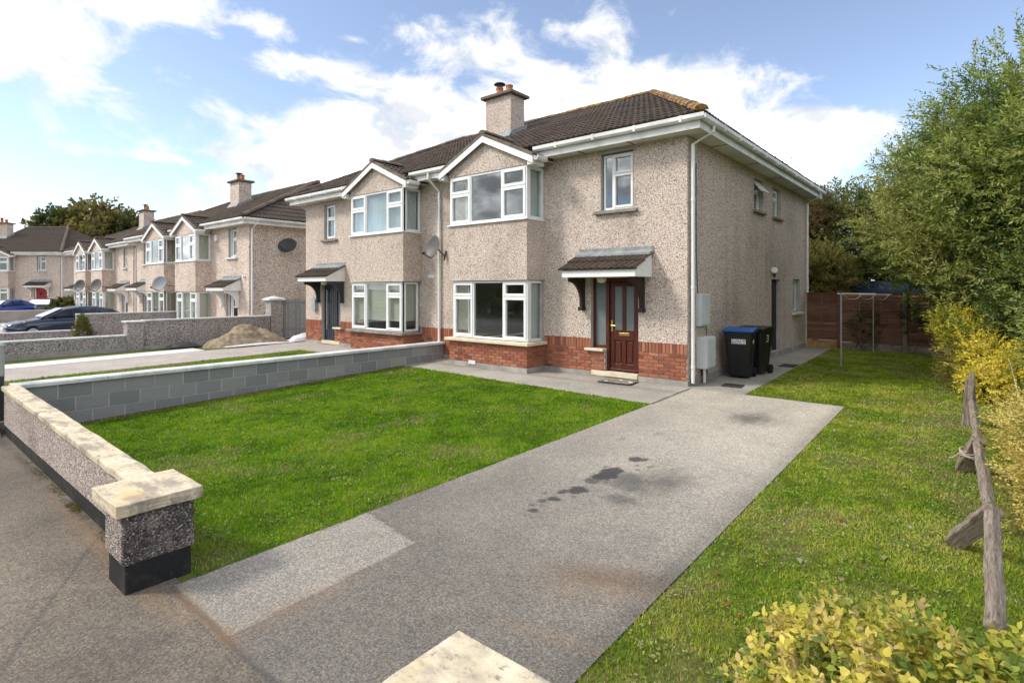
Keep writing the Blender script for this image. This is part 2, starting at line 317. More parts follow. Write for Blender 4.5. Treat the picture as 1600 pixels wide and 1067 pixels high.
# ------------------------------------------------------------------ mesh helpers
class MB:
    def __init__(s, mx=1): s.V = []; s.F = []; s.mx = mx
    def add(s, pts, faces):
        b = len(s.V); s.V += [(s.mx * p[0], p[1], p[2]) for p in pts]; s.F += [tuple(b + i for i in f) for f in faces]
    def poly(s, pts): s.add(pts, [tuple(range(len(pts)))])
    def box(s, x0, x1, y0, y1, z0, z1):
        s.add([(x0,y0,z0),(x1,y0,z0),(x1,y1,z0),(x0,y1,z0),(x0,y0,z1),(x1,y0,z1),(x1,y1,z1),(x0,y1,z1)], BOXF)
    def obox(s, P, u, n, u0, u1, v0, v1, d0, d1):
        P = Vector(P); u = Vector(u); n = Vector(n); z = Vector((0, 0, 1))
        s.add([P + u*a + n*d + z*v for v in (v0, v1) for a, d in ((u0, d0), (u1, d0), (u1, d1), (u0, d1))], BOXF)
    def prism(s, pts, vec):
        n = len(pts); v = Vector(vec); q = [Vector(p) for p in pts]
        s.add(q + [p + v for p in q], [tuple(range(n))[::-1], tuple(range(n, 2*n))] + [(i, (i+1) % n, n+(i+1) % n, n+i) for i in range(n)])
    def bar(s, a, b, w, h, up=(0, 0, 1)):
        a = Vector(a); b = Vector(b); d = (b-a).normalized(); r = d.cross(Vector(up)).normalized(); t = r.cross(d)
        s.add([p + r*x*w/2 + t*y*h/2 for p in (a, b) for x, y in ((-1,-1),(1,-1),(1,1),(-1,1))], BOXF)
    def tube(s, path, r, n=10, cap=True):
        P = [Vector(p) for p in path]; rr = r if isinstance(r, (list, tuple)) else [r]*len(P); pts = []; F = []
        for i, p in enumerate(P):
            d = (P[min(i+1, len(P)-1)] - P[max(i-1, 0)]).normalized()
            a = d.cross(Vector((0, 0, 1)) if abs(d.z) < .95 else Vector((0, 1, 0))).normalized(); b = d.cross(a)
            pts += [p + (a*math.cos(2*math.pi*k/n) + b*math.sin(2*math.pi*k/n))*rr[i] for k in range(n)]
            if i: F += [((i-1)*n+k, (i-1)*n+(k+1) % n, i*n+(k+1) % n, i*n+k) for k in range(n)]
        if cap: F += [tuple(range(n))[::-1], tuple((len(P)-1)*n+k for k in range(n))]
        s.add(pts, F)
    def lathe(s, c, prof, n=16):
        pts = [(c[0]+r*math.cos(2*math.pi*k/n), c[1]+r*math.sin(2*math.pi*k/n), c[2]+z) for r, z in prof for k in range(n)]
        F = [((i-1)*n+k, (i-1)*n+(k+1) % n, i*n+(k+1) % n, i*n+k) for i in range(1, len(prof)) for k in range(n)]
        F += [tuple(range(n))[::-1], tuple((len(prof)-1)*n+k for k in range(n))]
        s.add(pts, F)
    def mesh(s, name, mat, smooth=False):
        me = bpy.data.meshes.new(name); me.from_pydata([tuple(v) for v in s.V], [], s.F)
        if mat: me.materials.append(MT[mat])
        if smooth: me.polygons.foreach_set('use_smooth', [True]*len(me.polygons))
        me.update(); return me
    def build(s, name, mat, parent=None, smooth=False, bevel=0., **props):
        o = bpy.data.objects.new(name, s.mesh(name, mat, smooth)); COL.objects.link(o)
        bm = bmesh.new(); bm.from_mesh(o.data); bmesh.ops.recalc_face_normals(bm, faces=bm.faces); bm.to_mesh(o.data); bm.free()
        if parent: o.parent = parent
        if bevel:
            b = o.modifiers.new('bevel', 'BEVEL'); b.width = bevel; b.segments = 2; b.limit_method = 'ANGLE'
        for k, v in props.items(): o[k] = v
        return o
BOXF = [(3,2,1,0),(4,5,6,7),(0,1,5,4),(1,2,6,5),(2,3,7,6),(3,0,4,7)]
def thing(name, label, cat, loc=(0, 0, 0), rz=0., group=None):
    o = bpy.data.objects.new(name, None); COL.objects.link(o); o.location = loc; o.rotation_euler = (0, 0, rz)
    o['label'] = label; o['category'] = cat
    if group: o['group'] = group
    return o
def inst(name, me, mat4, parent):
    o = bpy.data.objects.new(name, me); COL.objects.link(o); o.parent = parent; o.matrix_local = mat4; return o
def tri_mesh(name, V, F, col, mat, parent=None, nrm=None):
    me = bpy.data.meshes.new(name); V = np.asarray(V, np.float32); F = np.asarray(F, np.int32); k = F.shape[1]
    me.vertices.add(len(V)); me.vertices.foreach_set('co', V.ravel())
    me.loops.add(F.size); me.loops.foreach_set('vertex_index', F.ravel())
    me.polygons.add(len(F)); me.polygons.foreach_set('loop_start', np.arange(0, F.size, k, dtype=np.int32))
    me.update(calc_edges=True)
    a = me.attributes.new('col', 'FLOAT_COLOR', 'POINT'); a.data.foreach_set('color', np.concatenate([col, np.ones((len(col), 1))], 1).astype(np.float32).ravel())
    if nrm is not None: a = me.attributes.new('nrm', 'FLOAT_VECTOR', 'POINT'); a.data.foreach_set('vector', nrm.astype(np.float32).ravel())
    me.materials.append(MT[mat]); o = bpy.data.objects.new(name, me); COL.objects.link(o)
    if parent: o.parent = parent
    return o
def vnoise(x, y, seed=0, oct=4):
    out = np.zeros(np.shape(x)); amp = 1.; tot = 0
    for k in range(oct):
        rs = np.random.RandomState(seed*17+k); T = rs.rand(64, 64)
        xi = np.floor(x).astype(int); yi = np.floor(y).astype(int); fx = x-xi; fy = y-yi; fx = fx*fx*(3-2*fx); fy = fy*fy*(3-2*fy)
        a = T[xi % 64, yi % 64]; b = T[(xi+1) % 64, yi % 64]; c = T[xi % 64, (yi+1) % 64]; d = T[(xi+1) % 64, (yi+1) % 64]
        out = out + amp*((a*(1-fx)+b*fx)*(1-fy)+(c*(1-fx)+d*fx)*fy); tot += amp; amp *= .5; x = x*2.03+5.1; y = y*2.03+1.7
    return out/tot

# ------------------------------------------------------------------ terrain heights
def GZ(x, y):
    x = np.asarray(x, float); y = np.asarray(y, float); f = np.clip(-y/9., 0, 1)
    drop = np.where(x > 0, .16, np.where(x > -7.0, .16+.02*(-x), .12))
    return -drop*f - .30*np.clip((-x-16.3)/2.2, 0, 1)
def gz(x, y): return float(GZ(x, y))
def sheet(name, xl, xr, y0, y1, nx, ny, mat, lift=0., kind='structure', label=None, attrs=None, skirt=.25):
    ys = np.linspace(y0, y1, ny+1); s = np.linspace(0, 1, nx+1)
    XL = np.array([xl(v) if callable(xl) else xl for v in ys]); XR = np.array([xr(v) if callable(xr) else xr for v in ys])
    X = XL[:, None]+(XR-XL)[:, None]*s[None]; Y = np.repeat(ys[:, None], nx+1, 1); Z = GZ(X, Y)+lift
    V = np.stack([X, Y, Z], -1).reshape(-1, 3); W = nx+1
    i, j = np.meshgrid(np.arange(ny), np.arange(nx), indexing='ij'); b = (i*W+j).ravel(); F = np.stack([b, b+1, b+W+1, b+W], 1)
    ring = list(range(W))+[k*W+nx for k in range(1, ny+1)]+[ny*W+k for k in range(nx-1, -1, -1)]+[k*W for k in range(ny-1, 0, -1)]
    n0 = len(V); V = np.concatenate([V, V[ring]-[0, 0, skirt]]); L = len(ring)
    F = np.concatenate([F, np.array([[ring[k], n0+k, n0+(k+1) % L, ring[(k+1) % L]] for k in range(L)])])
    o = tri_mesh(name, V, F, np.ones((len(V), 3)), mat)
    me = o.data
    if attrs:
        for an, fn in attrs.items():
            val = fn(V[:, 0], V[:, 1])
            if an == 'tone':
                a = me.attributes.new(an, 'FLOAT_COLOR', 'POINT'); a.data.foreach_set('color', np.concatenate([np.stack([val]*3, 1) if val.ndim == 1 else val, np.ones((len(V), 1))], 1).astype(np.float32).ravel())
            else:
                a = me.attributes.new(an, 'FLOAT', 'POINT'); a.data.foreach_set('value', val.astype(np.float32))
    me.polygons.foreach_set('use_smooth', [False]*len(me.polygons))
    o['kind'] = kind; o['label'] = label or name.replace('_', ' ')
    return o

# ------------------------------------------------------------------ the setting
m0 = MB(); S = 900
m0.poly([(-S, -S, -.78), (S, -S, -.78), (S, S, -.78), (-S, S, -.78)])
o = m0.build('ground', 'ground_far'); o['kind'] = 'structure'; o['label'] = 'rough open ground reaching out beyond the houses'
DL = lambda y: .0+.115*min(1, max(0, (y+8.95)/7.16))
def ell(x, y, cx, cy, rx, ry, ang=0., soft=.35, w=.35, seed=1):
    c, s = math.cos(ang), math.sin(ang); dx = x-cx; dy = y-cy; u = (dx*c+dy*s)/rx; v = (-dx*s+dy*c)/ry
    d = np.sqrt(u*u+v*v)+(vnoise(x*14, y*14, seed)-.5)*2*w
    return np.clip((1+soft-d)/(2*soft), 0, 1)
STN = [(1.24,-5.24,.13,.15,.13,1),(1.24,-5.05,.11,.12,.13,.95),(1.22,-5.44,.09,.08,.13,.8),(1.24,-5.74,.085,.11,.13,.95),(1.14,-5.87,.05,.06,.13,.85),(1.17,-6.08,.065,.05,.13,.9),
 (1.12,-6.19,.04,.045,.13,.8),(1.195,-6.41,.05,.05,.13,.9),(1.10,-6.33,.03,.03,.13,.7),(1.24,-4.55,.075,.09,.13,.9),(1.34,-4.5,.04,.06,.13,.8),(1.36,-4.72,.03,.03,.13,.7),(1.5,-4.7,.03,.05,.13,.6),
 (1.18,-6.92,.02,.02,.13,.8),(1.02,-6.02,.02,.025,.13,.7),(1.30,-5.92,.025,.02,.13,.7),(1.05,-5.60,.02,.02,.13,.6),(1.33,-5.40,.035,.03,.13,.7),(1.10,-4.98,.03,.03,.13,.7),(1.27,-6.55,.015,.02,.13,.6),(1.42,-4.86,.03,.035,.13,.6),(1.50,-5.22,.22,.22,.6,.72),(1.82,-5.0,.24,.36,.8,.68),(1.66,-5.35,.24,.16,.8,.66),(1.70,-5.70,.16,.12,.7,.66),(1.75,-5.35,.42,.55,.9,.22),(1.72,-1.80,.26,.36,.6,.72),(1.72,-1.8,.5,.6,.9,.25),(1.52,-1.9,.12,.10,.6,.5),
 (.72,-3.9,.05,.08,.4,.3),(1.0,-3.4,.06,.09,.4,.25),(1.30,-3.0,.10,.05,.6,.2),(1.9,-6.3,.3,.25,.9,.16)]
def d_stain(x, y):
    s = np.zeros_like(x)
    for i, (cx, cy, rx, ry, so, a) in enumerate(STN): s = np.maximum(s, a*ell(x, y, cx, cy, rx, ry, 0, so, .55, i+3))
    j = np.exp(-((y+8.97+.03*(vnoise(x*3, y*0, 5)-.5))/.018)**2)*.75*(vnoise(x*6, y*6, 9) > .3)
    for yj in (-4.62, -2.2): j = np.maximum(j, np.exp(-((y-yj-.25*(x-1.3)*0)/.008)**2)*.40*(vnoise(x*2.5, y*0+yj, 8) > .55))
    j = np.maximum(j, np.exp(-((x-.135-.04*(vnoise(y*3, x*0, 4)-.5))/.012)**2)*(y > -1.8)*.85)
    return np.maximum(s, j)
def d_rust(x, y):
    r = .38*ell(x, y, 2.25, -7.05, .34, .22, .5, .8, .3, 31)+.30*ell(x, y, .88, -8.55, .10, .45, 0, .8, .4, 32)+.25*ell(x, y, 2.35, -7.75, .35, .05, .2, .7, .3, 35)
    return np.clip(.7*r+.40*ell(x, y, .45, -8.98, .45, .06, 0, .8, .5, 33), 0, .6)
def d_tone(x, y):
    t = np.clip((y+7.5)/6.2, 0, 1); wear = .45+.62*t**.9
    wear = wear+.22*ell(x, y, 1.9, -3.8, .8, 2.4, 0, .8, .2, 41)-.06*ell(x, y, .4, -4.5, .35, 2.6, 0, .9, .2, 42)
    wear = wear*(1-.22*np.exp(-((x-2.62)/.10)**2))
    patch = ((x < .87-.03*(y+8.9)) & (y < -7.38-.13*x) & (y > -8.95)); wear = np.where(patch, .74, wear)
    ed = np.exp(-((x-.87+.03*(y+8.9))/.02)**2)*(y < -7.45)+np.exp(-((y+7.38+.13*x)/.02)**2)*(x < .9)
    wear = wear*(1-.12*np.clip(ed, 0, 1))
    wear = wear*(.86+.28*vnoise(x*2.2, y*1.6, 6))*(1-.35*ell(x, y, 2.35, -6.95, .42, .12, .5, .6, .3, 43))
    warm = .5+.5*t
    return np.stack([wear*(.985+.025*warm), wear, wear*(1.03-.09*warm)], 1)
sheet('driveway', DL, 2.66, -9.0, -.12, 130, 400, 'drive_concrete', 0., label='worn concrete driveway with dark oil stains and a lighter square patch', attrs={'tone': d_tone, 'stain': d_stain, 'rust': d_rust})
z0f = lambda x, y: np.zeros_like(x)
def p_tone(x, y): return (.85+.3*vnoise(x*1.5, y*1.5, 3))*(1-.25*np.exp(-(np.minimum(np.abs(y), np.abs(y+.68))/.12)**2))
def p_joint(x, y):
    j = np.zeros_like(x)
    for xj in (-5.2, -2.45): j = np.maximum(j, np.exp(-((x-xj)/.008)**2)*.5)
    return j
PE = lambda x: -1.43-.36*(x+6.47)/6.585
def tri_sheet(name, pts, mat, label, lift=0., n=60, attrs=None):
    xs = [p[0] for p in pts]
    return None
# front path: rows run across x so its lawn edge can slant
ys = None
def path_front():
    nx, ny = 120, 26; xs = np.linspace(-6.93, .10, nx+1); V = []; 
    X = np.repeat(xs[None], ny+1, 0); e = PE(xs); Y = e[None]+(0.1-e)[None]*np.linspace(0, 1, ny+1)[:, None]
    Z = GZ(X, Y)+.004; V = np.stack([X, Y, Z], -1).reshape(-1, 3); W = nx+1
    i, j = np.meshgrid(np.arange(ny), np.arange(nx), indexing='ij'); b = (i*W+j).ravel(); F = np.stack([b, b+1, b+W+1, b+W], 1)
    n0 = len(V); V = np.concatenate([V, V[:W]-[0, 0, .2]]); F = np.concatenate([F, np.array([[k, n0+k, n0+k+1, k+1] for k in range(nx)])])
    o = tri_mesh('path', V, F, np.ones((len(V), 3)), 'path_concrete'); me = o.data
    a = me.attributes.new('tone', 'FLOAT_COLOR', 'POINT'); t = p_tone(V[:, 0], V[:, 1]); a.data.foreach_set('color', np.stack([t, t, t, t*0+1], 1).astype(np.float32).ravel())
    a = me.attributes.new('stain', 'FLOAT', 'POINT'); a.data.foreach_set('value', p_joint(V[:, 0], V[:, 1]).astype(np.float32))
    a = me.attributes.new('rust', 'FLOAT', 'POINT'); a.data.foreach_set('value', np.zeros(len(V), np.float32))
    o['kind'] = 'structure'; o['label'] = 'pale concrete path along the front of the house'
path_front()
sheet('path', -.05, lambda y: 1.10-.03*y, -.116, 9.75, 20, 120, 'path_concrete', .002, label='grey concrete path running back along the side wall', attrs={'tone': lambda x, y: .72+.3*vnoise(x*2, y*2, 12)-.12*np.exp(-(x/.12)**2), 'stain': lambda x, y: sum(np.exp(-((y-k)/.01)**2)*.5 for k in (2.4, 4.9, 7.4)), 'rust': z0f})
def pv_tone(x, y):
    t = .78+.40*vnoise(x*.9, y*1.3, 15)
    t = np.where((y < -9.40+.28*(x+.7)) & (x < -.55), t*1.15, t)
    return np.stack([t*1.02, t, t*.97], 1)
def pv_stain(x, y):
    wz = .05*(vnoise(x*4, y*4, 24)-.5)
    j = np.exp(-((x+3.85+1.1*(y+9.4)+wz)/.016)**2)*.8*(y > -9.9)
    j = np.maximum(j, np.exp(-((y+9.51+.49*(x+.485)+wz)/.012)**2)*.7*(x < .5)); j = np.maximum(j, np.exp(-((y+9.51-1.4*(x+.485)+wz)/.012)**2)*.6*(y < -9.5))
    j = np.maximum(j, .5*np.exp(-((y+9.02)/.05)**2)*(x < -.55)*(vnoise(x*5, y*5, 21) > .45))
    return np.maximum(j, .35*ell(x, y, .5, -9.35, .5, .2, .2, .9, .5, 22))
sheet('pavement', -9.0, 4.6, -11.6, -8.90, 760, 156, 'pavement_concrete', -.003, label='weathered grey concrete pavement outside the front wall', attrs={'tone': pv_tone, 'stain': pv_stain, 'rust': lambda x, y: .35*ell(x, y, -1.2, -9.08, 1.2, .06, 0, .8, .6, 51)})
sheet('pavement', -40, 14, -13.5, -8.98, 120, 30, 'pavement_concrete', -.012, label='weathered grey concrete pavement running on along the street', attrs={'tone': pv_tone, 'stain': pv_stain, 'rust': lambda x, y: .35*ell(x, y, -1.2, -9.08, 1.2, .06, 0, .8, .6, 51)})
sheet('road', -80, 40, -22, -13.5, 40, 8, 'iron', -.10, label='dark asphalt road in front of the pavement')
sheet('lawn_soil', -6.86, DL, -8.92, -1.40, 40, 50, 'soil', -.012, label='soil of the front lawn')
sheet('lawn_soil', 2.66, 9.5, -9.0, -.12, 20, 40, 'soil', -.012, label='soil of the side lawn along the driveway')
sheet('lawn_soil', lambda y: 1.10-.03*y, 9.5, -.12, 9.7, 20, 40, 'soil', -.012, label='soil of the back lawn')
sheet('soil_strip', -6.865, lambda y: -6.60+.04*math.sin(y*3.1), -8.86, -1.45, 6, 60, 'earth', -.004, label='strip of bare brown earth at the foot of the block wall')
sheet('neighbour_lawn_soil', -11.9, -7.12, -8.9, -1.35, 20, 20, 'soil', -.01, label='soil of the lawn beyond the block wall')
sheet('neighbour_path', -14.2, -7.05, -1.35, .1, 20, 6, 'pink_concrete', .0, label='concrete apron before the neighbouring house')
sheet('neighbour_driveway', -14.25, -11.9, -9.0, -1.35, 10, 20, 'pink_concrete', -.004, label='pale pinkish concrete driveway beyond the block wall')
sheet('concrete_strip', -15.25, -14.25, -9.0, -3.3, 6, 20, 'new_concrete', .006, label='strip of fresh white concrete along the low pebbledash wall')
sheet('yard', -16.3, -14.25, -9.0, 9., 8, 20, 'soil', -.02, label='bare earth strip beside the low pebbledash wall')
sheet('yard', -60, -16.3, -9.0, 14., 40, 20, 'pink_concrete', -.01, label='concrete yards before the far houses')

# ------------------------------------------------------------------ roof tiles
def tile_bm():
    prof = [(0, .004), (.02, .022), (.055, .034), (.09, .022), (.112, .004), (.15, .002), (.172, .022), (.207, .034), (.242, .022), (.264, .004), (.302, .002)]
    b = MB(); n = len(prof)
    top = [(x, 0, z+.030) for x, z in prof]+[(x, .385, z+.004) for x, z in prof]+[(x, .004, z*.45-.002) for x, z in prof]
    b.add(top, [(i, i+1, n+i+1, n+i) for i in range(n-1)]+[(2*n+i, 2*n+i+1, i+1, i) for i in range(n-1)])
    return b
TILE = {}
def tile_mesh(mat):
    if mat not in TILE: TILE[mat] = tile_bm().mesh('tile', mat)
    return TILE[mat]
def tiles(root, mx, O, u, v, L, H, uL, uR, mode, mat='tile', cap=300, lod_only=None):
    O = Vector(O); u = Vector(u).normalized(); v = Vector(v).normalized()
    O.x *= mx; u.x *= mx; v.x *= mx
    n = u.cross(v); flip = n.z < 0
    w = .30; full = []; cut = []
    rows = max(1, int(round(H/.33))); gauge = H/rows; vs_ = gauge/.345
    for r in range(rows):
        v0 = r*gauge; vm = min(H, v0+gauge); off = 0
        k0 = int(math.floor(uL(v0)/w))-1; k1 = int(math.ceil(uR(v0)/w))+1
        for k in range(k0, k1+1):
            a = k*w+off; lo = max(uL(v0), uL(vm)); hi = min(uR(v0), uR(vm))
            if a+w <= min(uL(v0), uL(vm))+.02 or a >= max(uR(v0), uR(vm))-.02: continue
            P = O+u*a+v*v0
            uu, nn, PP = (u, n, P) if not flip else (-u, -n, P+u*w)
            jit = random.uniform(-.004, .004)
            mt = Matrix(((uu.x, v.x*vs_, nn.x, PP.x+nn.x*jit), (uu.y, v.y*vs_, nn.y, PP.y+nn.y*jit), (uu.z, v.z*vs_, nn.z, PP.z+nn.z*jit), (0, 0, 0, 1)))
            if a >= lo-.005 and a+w <= hi+.005: full.append((mt, PP))
            else: cut.append((mt, PP, v0))
    rw = root.matrix_basis; cam_l = rw.inverted() @ Vector(CAM)
    items = [(c[0], c[1], False) for c in full]+[(c[0], c[1], True) for c in cut]
    items.sort(key=lambda c: (c[1]-cam_l).length)
    base = tile_bm(); rest = MB()
    def clipped(mt):
        bm = bmesh.new(); bm.from_mesh(tile_mesh(mat)); bmesh.ops.transform(bm, matrix=mt, verts=bm.verts)
        for sgn, fn in ((1, uL), (-1, uR)):
            p0 = O+u*fn(0); p1 = O+u*fn(H)+v*H; d = (p1-p0); nrm = d.cross(n).normalized()
            if (nrm.dot(u)*sgn) < 0: nrm = -nrm
            g = bm.verts[:]+bm.edges[:]+bm.faces[:]
            bmesh.ops.bisect_plane(bm, geom=g, plane_co=p0, plane_no=nrm, clear_inner=True)
        return bm
    nparts = 0
    for mt, P, iscut in items:
        if mode == 'parts' and nparts < cap:
            if iscut:
                bm = clipped(mt)
                if not bm.faces: bm.free(); continue
                me = bpy.data.meshes.new('tile'); bmesh.ops.transform(bm, matrix=mt.inverted(), verts=bm.verts); bm.to_mesh(me); bm.free()
                if not me.materials: me.materials.append(MT[mat])
                inst('tile', me, mt, root)
            else: inst('tile', tile_mesh(mat), mt, root)
            nparts += 1
        else:
            if iscut:
                bm = clipped(mt); b = len(rest.V); bm.verts.index_update(); rest.V += [tuple(q.co) for q in bm.verts]; rest.F += [tuple(b+q.index for q in f.verts) for f in bm.faces]; bm.free()
            else:
                b = len(rest.V); rest.V += [tuple(mt @ Vector(q)) for q in base.V]; rest.F += [tuple(b+i for i in f) for f in base.F]
    if rest.F: rest.build('roof_tiles', 'tile_mass' if mat == 'tile' else mat, root, kind='stuff')
    return nparts
RIDGE = {}
def ridge_line(root, mx, A, B, mat, r=.125, seg=.42, up=.015):
    A = Vector((A[0]*mx, A[1], A[2])); B = Vector((B[0]*mx, B[1], B[2])); d = (B-A); n = max(1, round(d.length/seg)); s = d.length/n; d.normalize()
    side = d.cross(Vector((0, 0, 1))).normalized(); upv = side.cross(d)
    key = (mat, round(s, 3), r)
    if key not in RIDGE:
        b = MB(); k = 7; pts = []
        for yy, rr in ((0, r), (s*1.0, r*.93)):
            pts += [(rr*math.cos(math.pi*i/(k-1))*1.08, yy, rr*math.sin(math.pi*i/(k-1))*.85-.03) for i in range(k)]
        b.add(pts, [(i, i+1, k+i+1, k+i) for i in range(k-1)]+[tuple(range(k))[::-1], tuple(range(k, 2*k))]); RIDGE[key] = b.mesh('ridge_tile', mat)
    for i in range(n):
        P = A+d*(i*s)+upv*(up+random.uniform(-.006, .006))
        inst('ridge_tile', RIDGE[key], Matrix(((side.x, d.x, upv.x, P.x), (side.y, d.y, upv.y, P.y), (side.z, d.z, upv.z, P.z), (0, 0, 0, 1))), root)

# ------------------------------------------------------------------ windows, bricks
def window(root, mx, P, u, n, w, h, lights, fb=.05, name='window', frame='upvc', glass='glass', sash=.05, label=None):
    b = MB(mx); panes = []
    for (a0, a1, c0, c1, op) in lights:
        x0, x1, z0, z1 = a0*w, a1*w, c0*h, c1*h
        l = fb if a0 == 0 else fb*.55; r = fb if a1 == 1 else fb*.55; bo = fb if c0 == 0 else fb*.5; t = fb if c1 == 1 else fb*.5
        b.obox(P, u, n, x0, x0+l, z0, z1, -.07, 0); b.obox(P, u, n, x1-r, x1, z0, z1, -.07, 0)
        b.obox(P, u, n, x0+l, x1-r, z0, z0+bo, -.07, 0); b.obox(P, u, n, x0+l, x1-r, z1-t, z1, -.07, 0)
        x0 += l; x1 -= r; z0 += bo; z1 -= t
        if op:
            q = sash; e = .016
            b.obox(P, u, n, x0-e, x0+q, z0-e, z1+e, -.05, .018); b.obox(P, u, n, x1-q, x1+e, z0-e, z1+e, -.05, .018)
            b.obox(P, u, n, x0+q, x1-q, z0-e, z0+q, -.05, .018); b.obox(P, u, n, x0+q, x1-q, z1-q, z1+e, -.05, .018)
            x0 += q; x1 -= q; z0 += q; z1 -= q
        panes.append((x0, x1, z0, z1))
    o = b.build(name, frame, root, bevel=.006)
    if label: o['label'] = label
    for x0, x1, z0, z1 in panes:
        p = MB(mx); p.obox(P, u, n, x0-.004, x1+.004, z0-.004, z1+.004, -.034, -.028); p.build('pane', glass, o)
    return o
BR = {}
def brick_me(w, h):
    k = (round(w, 3), round(h, 3))
    if k not in BR:
        b = MB(); e = .005
        V = [(0, 0, 0), (w, 0, 0), (w, 0, h), (0, 0, h), (e, -.012, e), (w-e, -.012, e), (w-e, -.012, h-e), (e, -.012, h-e)]
        b.add(V, [(4, 5, 6, 7), (0, 1, 5, 4), (1, 2, 6, 5), (2, 3, 7, 6), (3, 0, 4, 7)]); BR[k] = b.mesh('brick', 'brick')
    return BR[k]
def bricks(root, mx, P, u, n, length, z0, courses, soldier, out):
    P = Vector(P); u = Vector(u); n = Vector(n); ch = .072
    def put(a, w, z, h):
        Q = P+u*a+Vector((0, 0, z)); uu = Vector((u.x*mx, u.y, 0)); nn = Vector((n.x*mx, n.y, 0)); q = Vector((Q.x*mx, Q.y, Q.z))
        if uu.cross(Vector((0, 0, 1))).dot(nn) < 0: q = q+uu*w; uu = -uu
        bk = -nn; q = q+nn*random.uniform(-.002, .002)
        out.append((Matrix(((uu.x, bk.x, 0, q.x), (uu.y, bk.y, 0, q.y), (0, 0, 1, q.z), (0, 0, 0, 1))), w, h))
    for c in range(courses):
        a = -(.1125 if c % 2 else 0)
        while a < length-.02:
            s = max(0, a); e = min(length, a+.215)
            if e-s > .03: put(s, e-s, z0+c*ch+.005, ch-.010)
            a += .225
    if soldier:
        k = max(1, round(length/.075)); w = length/k; zz = z0+courses*ch
        for i in range(k): put(i*w+.005, w-.010, zz+.005, .196)
def place_bricks(root, out):
    rw = root.matrix_basis; cl = rw.inverted() @ Vector(CAM); out.sort(key=lambda t: (t[0].translation-cl).length); rest = MB()
    for i, (mt, w, h) in enumerate(out):
        if i < 300: inst('brick', brick_me(w, h), mt, root)
        else:
            me = brick_me(w, h); b = len(rest.V); rest.V += [tuple(mt @ q.co) for q in me.vertices]; rest.F += [tuple(b+i for i in p.vertices) for p in me.polygons]
    if rest.F: rest.build('brickwork', 'brick', root, kind='stuff')
def panel(b, P, u, n, L, z0, z1, holes, depth=.12):
    us = sorted({0, L, *[h[0] for h in holes], *[h[1] for h in holes]}); zs = sorted({z0, z1, *[h[2] for h in holes], *[h[3] for h in holes]})
    P = Vector(P); u = Vector(u); n = Vector(n); Z = Vector((0, 0, 1))
    us = [a for a in us if 0 <= a <= L]; zs = [c for c in zs if z0 <= c <= z1]
    for a, a2 in zip(us, us[1:]):
        for c, c2 in zip(zs, zs[1:]):
            if any(h[0] <= a+1e-5 and a2 <= h[1]+1e-5 and h[2] <= c+1e-5 and c2 <= h[3]+1e-5 for h in holes): continue
            for d in (0, -.25): b.poly([P+u*x+n*d+Z*z for x, z in ((a, c), (a2, c), (a2, c2), (a, c2))])
def reveal(root, mx, P, u, n, h, d0, d1, mat='reveal'):
    b = MB(mx); P = Vector(P); u = Vector(u); n = Vector(n); Z = Vector((0, 0, 1)); a0, a1, c0, c1 = h
    q = lambda a, c, d: P+u*a+n*d+Z*c
    b.poly([q(a0, c0, d0), q(a0, c1, d0), q(a0, c1, d1), q(a0, c0, d1)]); b.poly([q(a1, c0, d0), q(a1, c1, d0), q(a1, c1, d1), q(a1, c0, d1)])
    b.poly([q(a0, c1, d0), q(a1, c1, d0), q(a1, c1, d1), q(a0, c1, d1)]); b.poly([q(a0, c0, d0), q(a1, c0, d0), q(a1, c0, d1), q(a0, c0, d1)])
    return b.build('reveal', mat, root)

W, D = 7.03, 9.9
X_, Y_, Z_ = (1, 0, 0), (0, 1, 0), (0, 0, 1)
def curtain_mesh(b, x0, x1, y, z0, z1, amp=.03, wl_=.11):
    n = int((x1-x0)/.02)+1; pts = []
    for i in range(n+1):
        x = x0+(x1-x0)*i/n; yy = y+amp*math.sin(x*2*math.pi/wl_+.8*math.sin(x*7))
        pts += [(x, yy, z0), (x, yy, z1)]
    b.add(pts, [(2*i, 2*i+2, 2*i+3, 2*i+1) for i in range(n)])

